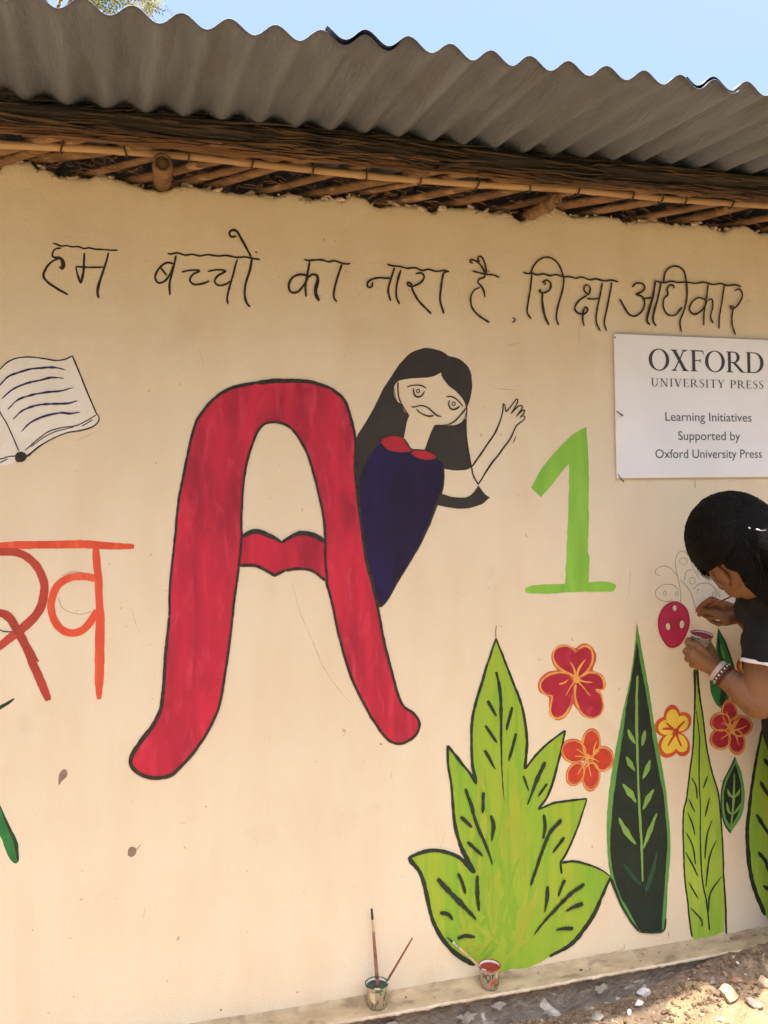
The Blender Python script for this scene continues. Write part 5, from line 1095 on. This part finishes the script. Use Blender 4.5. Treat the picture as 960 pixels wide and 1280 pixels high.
# head
ellip(bm, hp(0, -.012, .028), (.074, .094, .098), HM); ellip(bm, hp(0, .03, -.02), (.064, .066, .08), HM); ellip(bm, hp(0, .042, -.056), (.047, .05, .04), HM); ellip(bm, hp(0, .072, -.080), (.018, .016, .013), HM)
capsule(bm, hp(0, .098, .022), hp(0, .118, -.016), .008, .011); ellip(bm, hp(0, .113, -.02), (.016, .012, .009), HM); ellip(bm, hp(0, .096, .035), (.045, .012, .008), HM)
for s_ in (-1, 1):
    ellip(bm, hp(s_ * .050, .022, -.008), (.030, .050, .050), HM); ellip(bm, hp(s_ * .040, .040, -.040), (.028, .040, .034), HM)
    ellip(bm, hp(s_ * .038, .074, -.018), (.022, .022, .018), HM); ellip(bm, hp(s_ * .034, .085, .012), (.017, .010, .010), HM)
    for j in range(20):                                              # ear: rim, bowl and lobe
        t = j / 19 * 4.6 + .2; p0 = hp(s_ * (.083 - .006 * math.cos(t)), -.004 - .017 * math.cos(t), -.008 + .030 * math.sin(t)); ellip(bm, p0, (.0042, .0042, .0046), HM, 1)
    ellip(bm, hp(s_ * .076, -.005, -.008), (.0105, .0185, .030), HM, 3); ellip(bm, hp(s_ * .076, .003, -.037), (.006, .008, .010), HM, 2); ellip(bm, hp(s_ * .078, .011, -.013), (.005, .005, .008), HM, 1)
ellip(bm, hp(0, .101, -.049), (.023, .008, .006), HM); ellip(bm, hp(0, .097, -.060), (.019, .008, .006), HM)
capsule(bm, hp(0, -.03, -.04), NB, .056, .062); capsule(bm, NB, (SL + NB) / 2, .042, .038); capsule(bm, NB, (SR + NB) / 2, .042, .038)
# trunk under the clothes
capsule(bm, NB + Vector((.05, 0, -.06)), CH + Vector((.02, 0, 0)), .07, .08, 1.1, Vector((0, 1, 0))); capsule(bm, CH, HIP, .1, .12, 1.2, Vector((0, 1, 0)))
capsule(bm, SL + Vector((.05, .05, 0)), SL + Vector((.01, 0, 0)), .04, .044); capsule(bm, SR + Vector((.05, -.05, 0)), SR, .04, .044)
capsule(bm, SL, EL, .049, .040); capsule(bm, EL, WL, .041, .0255); capsule(bm, EL, EL.lerp(WL, .4), .043, .037); capsule(bm, SR, ER, .047, .040); capsule(bm, ER, WR, .040, .0255)
for s_ in (-1, 1):
    hp_ = HIP + Vector((0, s_ * .09, -.02)); kn = Vector((HIP.x - .05, HIP.y + s_ * .11, .13)); an = Vector((HIP.x + .34, HIP.y + s_ * .10, .11)); capsule(bm, hp_, kn, .082, .056); capsule(bm, kn, an, .052, .036); capsule(bm, an, an + Vector((.10, 0, -.02)), .034, .026)
# left hand round the cup
h0 = bm
mcp = [at(873, 808, -.205), at(867, 815.5, -.212), at(866, 823, -.212), at(870, 830.5, -.206)]
for q in mcp: capsule(bm, WL + (q - WL) * .12, q, .0175, .0105)
capsule(bm, WL, (mcp[1] + mcp[2]) / 2, .0205, .0145)
fing = [[at(860, 803.5, -.185), at(861, 800.5, -.155), at(869, 800.5, -.135)], [at(857.5, 814.5, -.187), at(860, 811.5, -.155), at(868, 811, -.135)], [at(859.5, 823.5, -.187), at(862, 820, -.158), at(870, 818.5, -.138)], [at(865, 831, -.187), at(867, 827.5, -.16), at(874, 826, -.142)]]
for q, ch_, r_ in zip(mcp, fing, (.0098, .0100, .0096, .0086)):
    pr = q
    for k_, nx_ in enumerate(ch_): capsule(bm, pr, nx_, r_ - .0007 * k_, r_ - .0007 * (k_ + 1)); pr = nx_
tb_ = at(891, 823, -.20); capsule(bm, WL.lerp(tb_, .3), tb_, .017, .014); capsule(bm, tb_, at(888.5, 811, -.178), .0125, .0105); capsule(bm, at(888.5, 811, -.178), at(884, 803, -.155), .0102, .0088)
# right hand pinching the brush
mcr = [at(905, 756, -.088), at(904, 763, -.080), at(905, 770, -.070), at(907, 777, -.060)]
for q in mcr: capsule(bm, WR, q, .022, .0125)
fr_ = [[at(889, 749.5, -.075), at(879.5, 755.5, -.050), at(872.5, 762.5, -.034)], [at(890, 757.5, -.066), at(881, 763, -.044), at(874.5, 768, -.030)], [at(894, 771, -.056), at(885.5, 771.5, -.038), at(880, 769, -.026)], [at(898, 780, -.05), at(891, 777, -.036), at(886, 774, -.026)]]
for q, ch_, r_ in zip(mcr, fr_, (.0100, .0100, .0092, .0082)):
    pr = q
    for k_, nx_ in enumerate(ch_): capsule(bm, pr, nx_, r_ - .0009 * k_, r_ - .0009 * (k_ + 1)); pr = nx_
capsule(bm, WR, at(908, 773, -.095), .020, .015); capsule(bm, at(908, 773, -.095), at(893, 765.5, -.078), .0125, .0105); capsule(bm, at(893, 765.5, -.078), at(880, 763.5, -.056), .0102, .0082)
woman = fuse(bm, 'person', m_skin, None, .0024, 2, .5)
tag(woman, 'woman kneeling at the wall in a black short sleeved shirt, painting with a fine brush', 'person')
print('woman verts', len(woman.data.vertices))
def kid(o): return reparent(o, woman) if o.parent is None else o
# eyes and lips
for s_ in (-1, 1):
    bm = bmesh.new(); ellip(bm, hp(s_ * .034, .0865, .010), (.012, .006, .005), HM, 2); kid(bm_obj('eye', bm, m_eye, smooth=True))
bm = bmesh.new(); ellip(bm, hp(0, .1065, -.0495), (.022, .004, .004), HM, 2); ellip(bm, hp(0, .103, -.0595), (.018, .004, .0045), HM, 2); kid(bm_obj('lips', bm, m_lip, smooth=True))
# hair mass
bm = bmesh.new()
ellip(bm, hp(0, -.022, .044), (.102, .114, .110), HM, 4); ellip(bm, hp(0, -.075, .03), (.075, .075, .085), HM, 4); ellip(bm, hp(.0, .045, .085), (.062, .055, .05), HM, 3)
capsule(bm, hp(-.03, -.075, .0), at(952, 740, -.37), .048, .030); capsule(bm, at(952, 740, -.37), at(987, 800, -.38), .030, .022)
capsule(bm, hp(0, -.11, -.0), hp(0, -.15, -.07) + Vector((.02, 0, -.02)), .042, .04); capsule(bm, hp(0, -.15, -.07) + Vector((.02, 0, -.02)), NB + Vector((.13, -.05, -.1)), .038, .022)
for v_ in bm.verts:                                                   # keep the face, ears and throat free
    q = HM.transposed() @ (v_.co - HC)
    if q.y > -.005 and q.z < .024 - max(0, .04 - q.y) * .35:
        lim = .024 - max(0, .04 - q.y) * .35; v_.co = HC + HM @ Vector((q.x * .70, min(q.y, .075) * .8, q.z * .35 + lim * .65))
    elif q.y > -.045 and q.z < .012: v_.co = HC + HM @ Vector((q.x * .72, q.y - .004, q.z))
hm = fuse(bm, 'hair', mat('dark_hair', (.0035, .003, .003, 1), (.006, .005, .005, 1), scale=120, rough=.7, bump=.6, bscale=300, spec=.08), None, .004, 4, .5)
for v_ in hm.data.vertices:
    q = HM.transposed() @ (v_.co - HC); a_ = math.atan2(q.x, q.z)
    v_.co += (v_.co - HC).normalized() * (.0016 * nz(a_ * 14, q.y * 4, 1) + .001 * nz(a_ * 40, q.y * 7, 2))
kid(hm)
bm = bmesh.new(); rnd = random.Random(12)
def strand(pts, r_): tube(bm, [Vector(p_) for p_ in pts], [r_, r_, r_ * .9, r_ * .8, r_ * .5][:len(pts)] if len(pts) <= 5 else r_, 4)
for i in range(1500):                                                  # locks combed from the fringe over the crown to the tie at the back
    th = rnd.uniform(-2.0, 2.0); pts = []; j0 = .28 + rnd.random() * .5; k1 = rnd.uniform(2.6, 3.08); r_off = rnd.uniform(1.0, 1.04)
    for al in [j0 + (k1 - j0) * k / 8 for k in range(9)]:
        n_ = Vector((.1025 * math.sin(th) * math.sin(al), .117 * math.cos(al), .112 * math.cos(th) * math.sin(al))) * r_off
        pts.append(hp(n_.x, n_.y - .024, n_.z + .044) + Vector((nz(i, al * 2), nz(i + .5, al * 2), nz(i, al * 2, 4))) * .003)
    pts = [p_ for p_ in pts if (lambda q: not (q.y > -.05 and q.z < .030))(HM.transposed() @ (p_ - HC))]
    if len(pts) > 3: tube(bm, pts, [rnd.uniform(.0004, .0011)] * len(pts), 4)
nw = 0
while nw < 200:                                                       # soft ends of the fringe along the hairline
    th = rnd.uniform(-2.1, 1.2); al = rnd.uniform(.2, 1.05); n_ = Vector((.100 * math.sin(th) * math.sin(al), .115 * math.cos(al) - .024, .112 * math.cos(th) * math.sin(al) + .044))
    if not (.02 < n_.z < .05): continue
    nw += 1; s0 = hp(*n_); d_ = (-hu * rnd.uniform(.6, 1.3) + hf * rnd.uniform(-.5, .3) + hr * (-.25 if n_.x < 0 else .2)).normalized() * rnd.uniform(.010, .026); s1 = s0 + d_ - hr * (.004 if n_.x < 0 else -.004)
    tube(bm, [s0, s0.lerp(s1, .5) - hr * (.003 if n_.x < 0 else -.003), s1], [.0007, .0005, .0002], 3)
for i in range(0):                                                   # wisps at the hairline and nape
    s0 = hp(-rnd.uniform(.03, .078), rnd.uniform(-.03, .09), rnd.uniform(.0, .05)); d_ = (hf * rnd.uniform(.1, .8) - hu * rnd.uniform(.3, 1) + hr * rnd.uniform(-.4, .2)).normalized() * rnd.uniform(.008, .022); s1 = s0 + d_; tube(bm, [s0, s0.lerp(s1, .5) + hf * .003, s1], [.0005, .0004, .0002], 3)
for i in range(22):
    s0 = hp(rnd.uniform(-.06, .0), -.12 - rnd.random() * .04, rnd.uniform(-.05, .03)); e_ = at(rnd.uniform(940, 985), rnd.uniform(735, 775), rnd.uniform(-.40, -.36)); tube(bm, [s0, s0.lerp(e_, .5) + Vector((rnd.uniform(-.01, .03), -.01, rnd.uniform(-.01, .02))), e_], [.0006, .0006, .0003], 3)
ha = bm_obj('hair_locks', bm, m_hairm, smooth=True); kid(ha)
for (px, py, px2) in ((936, 659, 938), (945, 661.5, 957)):
    q = HC + (at(px, py, -.42) - HC); d_ = (q - CAM).normalized(); c0 = q - d_ * .115; c1x = at(px2, py + 1, -.42) - d_ * .115
    bm = bmesh.new(); tube(bm, [c0, (c0 + c1x) / 2 + Vector((0, 0, -.002)), c1x], .0013, 6); kid(bm_obj('hair_pin', bm, m_fe, smooth=True))
# shirt: trunk and two short sleeves, open at the cuffs
bm = bmesh.new()
capsule(bm, NB + Vector((.065, -.02, -.075)), CH + Vector((.02, 0, -.02)), .098, .120, 1.0, Vector((0, 1, 0))); capsule(bm, CH, HIP + Vector((0, 0, -.03)), .122, .142, 1.25, Vector((0, 1, 0)))
cuffL = at(959, 829, -.305); cuffR = SR.lerp(ER, .62)
capsule(bm, SL + Vector((.02, .06, .0)), SL, .064, .060); capsule(bm, SR + Vector((.02, -.06, .0)), SR, .064, .060)
capsule(bm, hp(0, -.04, -.07).lerp(NB, .82), NB + Vector((.045, -.01, -.03)), .050, .072)
def sleeve(bm, a_, b_, ra, rb, cut):
    d = (b_ - a_).normalized(); capsule(bm, a_, b_ + d * .04, ra, rb)
sleeve(bm, SL, cuffL, .060, .0575, 0); sleeve(bm, SR, cuffR, .060, .0555, 0)
sh = fuse(bm, 'shirt', m_shirt, None, .005, 6, .5)
bm = bmesh.new(); bm.from_mesh(sh.data)
for (c_, s_) in ((cuffL, SL), (cuffR, SR)):
    d = (c_ - s_).normalized(); lim = (c_ - s_).length
    if c_ is cuffL: d = (d + Vector((.12, 0, -.55))).normalized() if False else d
    kill = [v_ for v_ in bm.verts if (v_.co - c_).dot(d) > 0 and ((v_.co - c_) - d * (v_.co - c_).dot(d)).length < .075 and (v_.co - c_).dot(d) < .14]
    bmesh.ops.delete(bm, geom=kill, context='VERTS')
for v_ in bm.verts:
    v_.co += v_.normal * (.004 * nz(v_.co.x * 16, v_.co.y * 16, v_.co.z * 9) + .0035 * (1 - abs(nz(v_.co.x * 22 + v_.co.z * 18, v_.co.y * 20, v_.co.z * 10)) * 3) + .0015 * nz(v_.co.x * 40, v_.co.y * 40, v_.co.z * 24))
bm.to_mesh(sh.data); bm.free(); kid(sh)
for (c_, s_, r_) in ((cuffL, SL, .0605), (cuffR, SR, .0585)):
    d = (c_ - s_).normalized(); x_ = d.orthogonal().normalized(); y_ = d.cross(x_); bm = bmesh.new(); rg = []
    for r2, o_ in ((r_ - .0025, .004), (r_, .0035), (r_ + .0005, -.001), (r_, -.0055), (r_ - .003, -.006)): rg.append([bm.verts.new(c_ + d * (o_ + .002 * nz(j * .6, r_ * 100)) + (x_ * math.cos(2 * math.pi * j / 40) + y_ * math.sin(2 * math.pi * j / 40)) * (r2 + .001 * nz(j * .5, 3))) for j in range(40)])
    for a_, b_ in zip(rg, rg[1:]):
        for j in range(40): bm.faces.new((a_[j], a_[(j + 1) % 40], b_[(j + 1) % 40], b_[j]))
    kid(bm_obj('sleeve_trim', bm, m_white, smooth=True))
bm = bmesh.new()
capsule(bm, HIP + Vector((0, 0, .03)), HIP + Vector((0, 0, -.04)), .13, .125, 1.25, Vector((0, 1, 0)))
for s_ in (-1, 1):
    hp_ = HIP + Vector((0, s_ * .09, -.02)); kn = Vector((HIP.x - .05, HIP.y + s_ * .11, .13)); an = Vector((HIP.x + .34, HIP.y + s_ * .10, .11)); capsule(bm, hp_, kn, .096, .068); capsule(bm, kn, an, .064, .046)
kid(fuse(bm, 'trousers', m_jean, None, .007, 6, .5))
# bracelets
def ringat(c_, ax, r_, rt, name, m_, seg=40, ex=1.0):
    x_ = ax.orthogonal().normalized(); y_ = ax.cross(x_); bm = bmesh.new(); pts = [c_ + (x_ * math.cos(2 * math.pi * j / seg) + y_ * math.sin(2 * math.pi * j / seg)) * r_ for j in range(seg)]; rg = []
    for j, p_ in enumerate(pts):
        rd = (p_ - c_).normalized(); rg.append([bm.verts.new(p_ + rd * math.cos(t) * rt + ax * math.sin(t) * rt * ex) for t in [k * math.pi / 4 for k in range(8)]])
    for j in range(seg):
        for k in range(8): bm.faces.new((rg[j][k], rg[(j + 1) % seg][k], rg[(j + 1) % seg][(k + 1) % 8], rg[j][(k + 1) % 8]))
    return kid(bm_obj(name, bm, m_, smooth=True))
ax = (EL - WL).normalized(); wc = WL + ax * .008
ringat(wc - ax * .006, ax, .0275, .0018, 'watch_strap', mat('pale_strap', (.40, .30, .25, 1), rough=.6), ex=3.6)
ringat(wc + ax * .017, ax, .0300, .0022, 'red_bangle', mat('maroon_bead', (.09, .018, .012, 1), rough=.4))
ringat(wc + ax * .012, ax, .0298, .0017, 'red_bangle', mat('dark_bead', (.05, .012, .01, 1), rough=.4))
x_ = ax.orthogonal().normalized(); y_ = ax.cross(x_)
for mm, par in ((m_white, 0), (m_handle if False else m_bh, 1)):
    bm = bmesh.new()
    for j in range(34):
        if j % 2 == par: t = 2 * math.pi * j / 34; ellip(bm, wc + ax * .005 + (x_ * math.cos(t) + y_ * math.sin(t)) * .0298, (.0023, .0023, .0023), None, 2)
    kid(bm_obj('bracelet_beads', bm, mm, smooth=True))
# what she holds
cc = at(876, 812, -.150); cc.z = at(876, 790.5, -.150).z - .058; cc.y += .008
M_ = Matrix.Rotation(R(13), 3, 'X')
cup(cc, .0270, .0215, .055, m_rp2, 'paper cup of crimson paint held in the woman\'s left hand', [(m_bs, [(v0 - .6, .050, .12, .002), (v0 + .5, .048, .1, .002), (v0 + .15, .040, .1, .003), (v0 + .8, .045, .06, .005)]), (m_cs, [(v0 + .3, .035, .3, .008)])], M=M_, fill=.0035)
tp = at(868.5, 766, -.006); bt = at(922, 742, -.20)
brush((bt, tp), .0026, [(0, .70, m_rh, .7, 1.1, 'handle'), (.70, .87, m_bh, 1.1, 1.1, 'ferrule'), (.87, 1, m_hair_b, 1.1, .3, 'bristles')], 'fine paintbrush held in the woman\'s right hand with its tip at the wall')
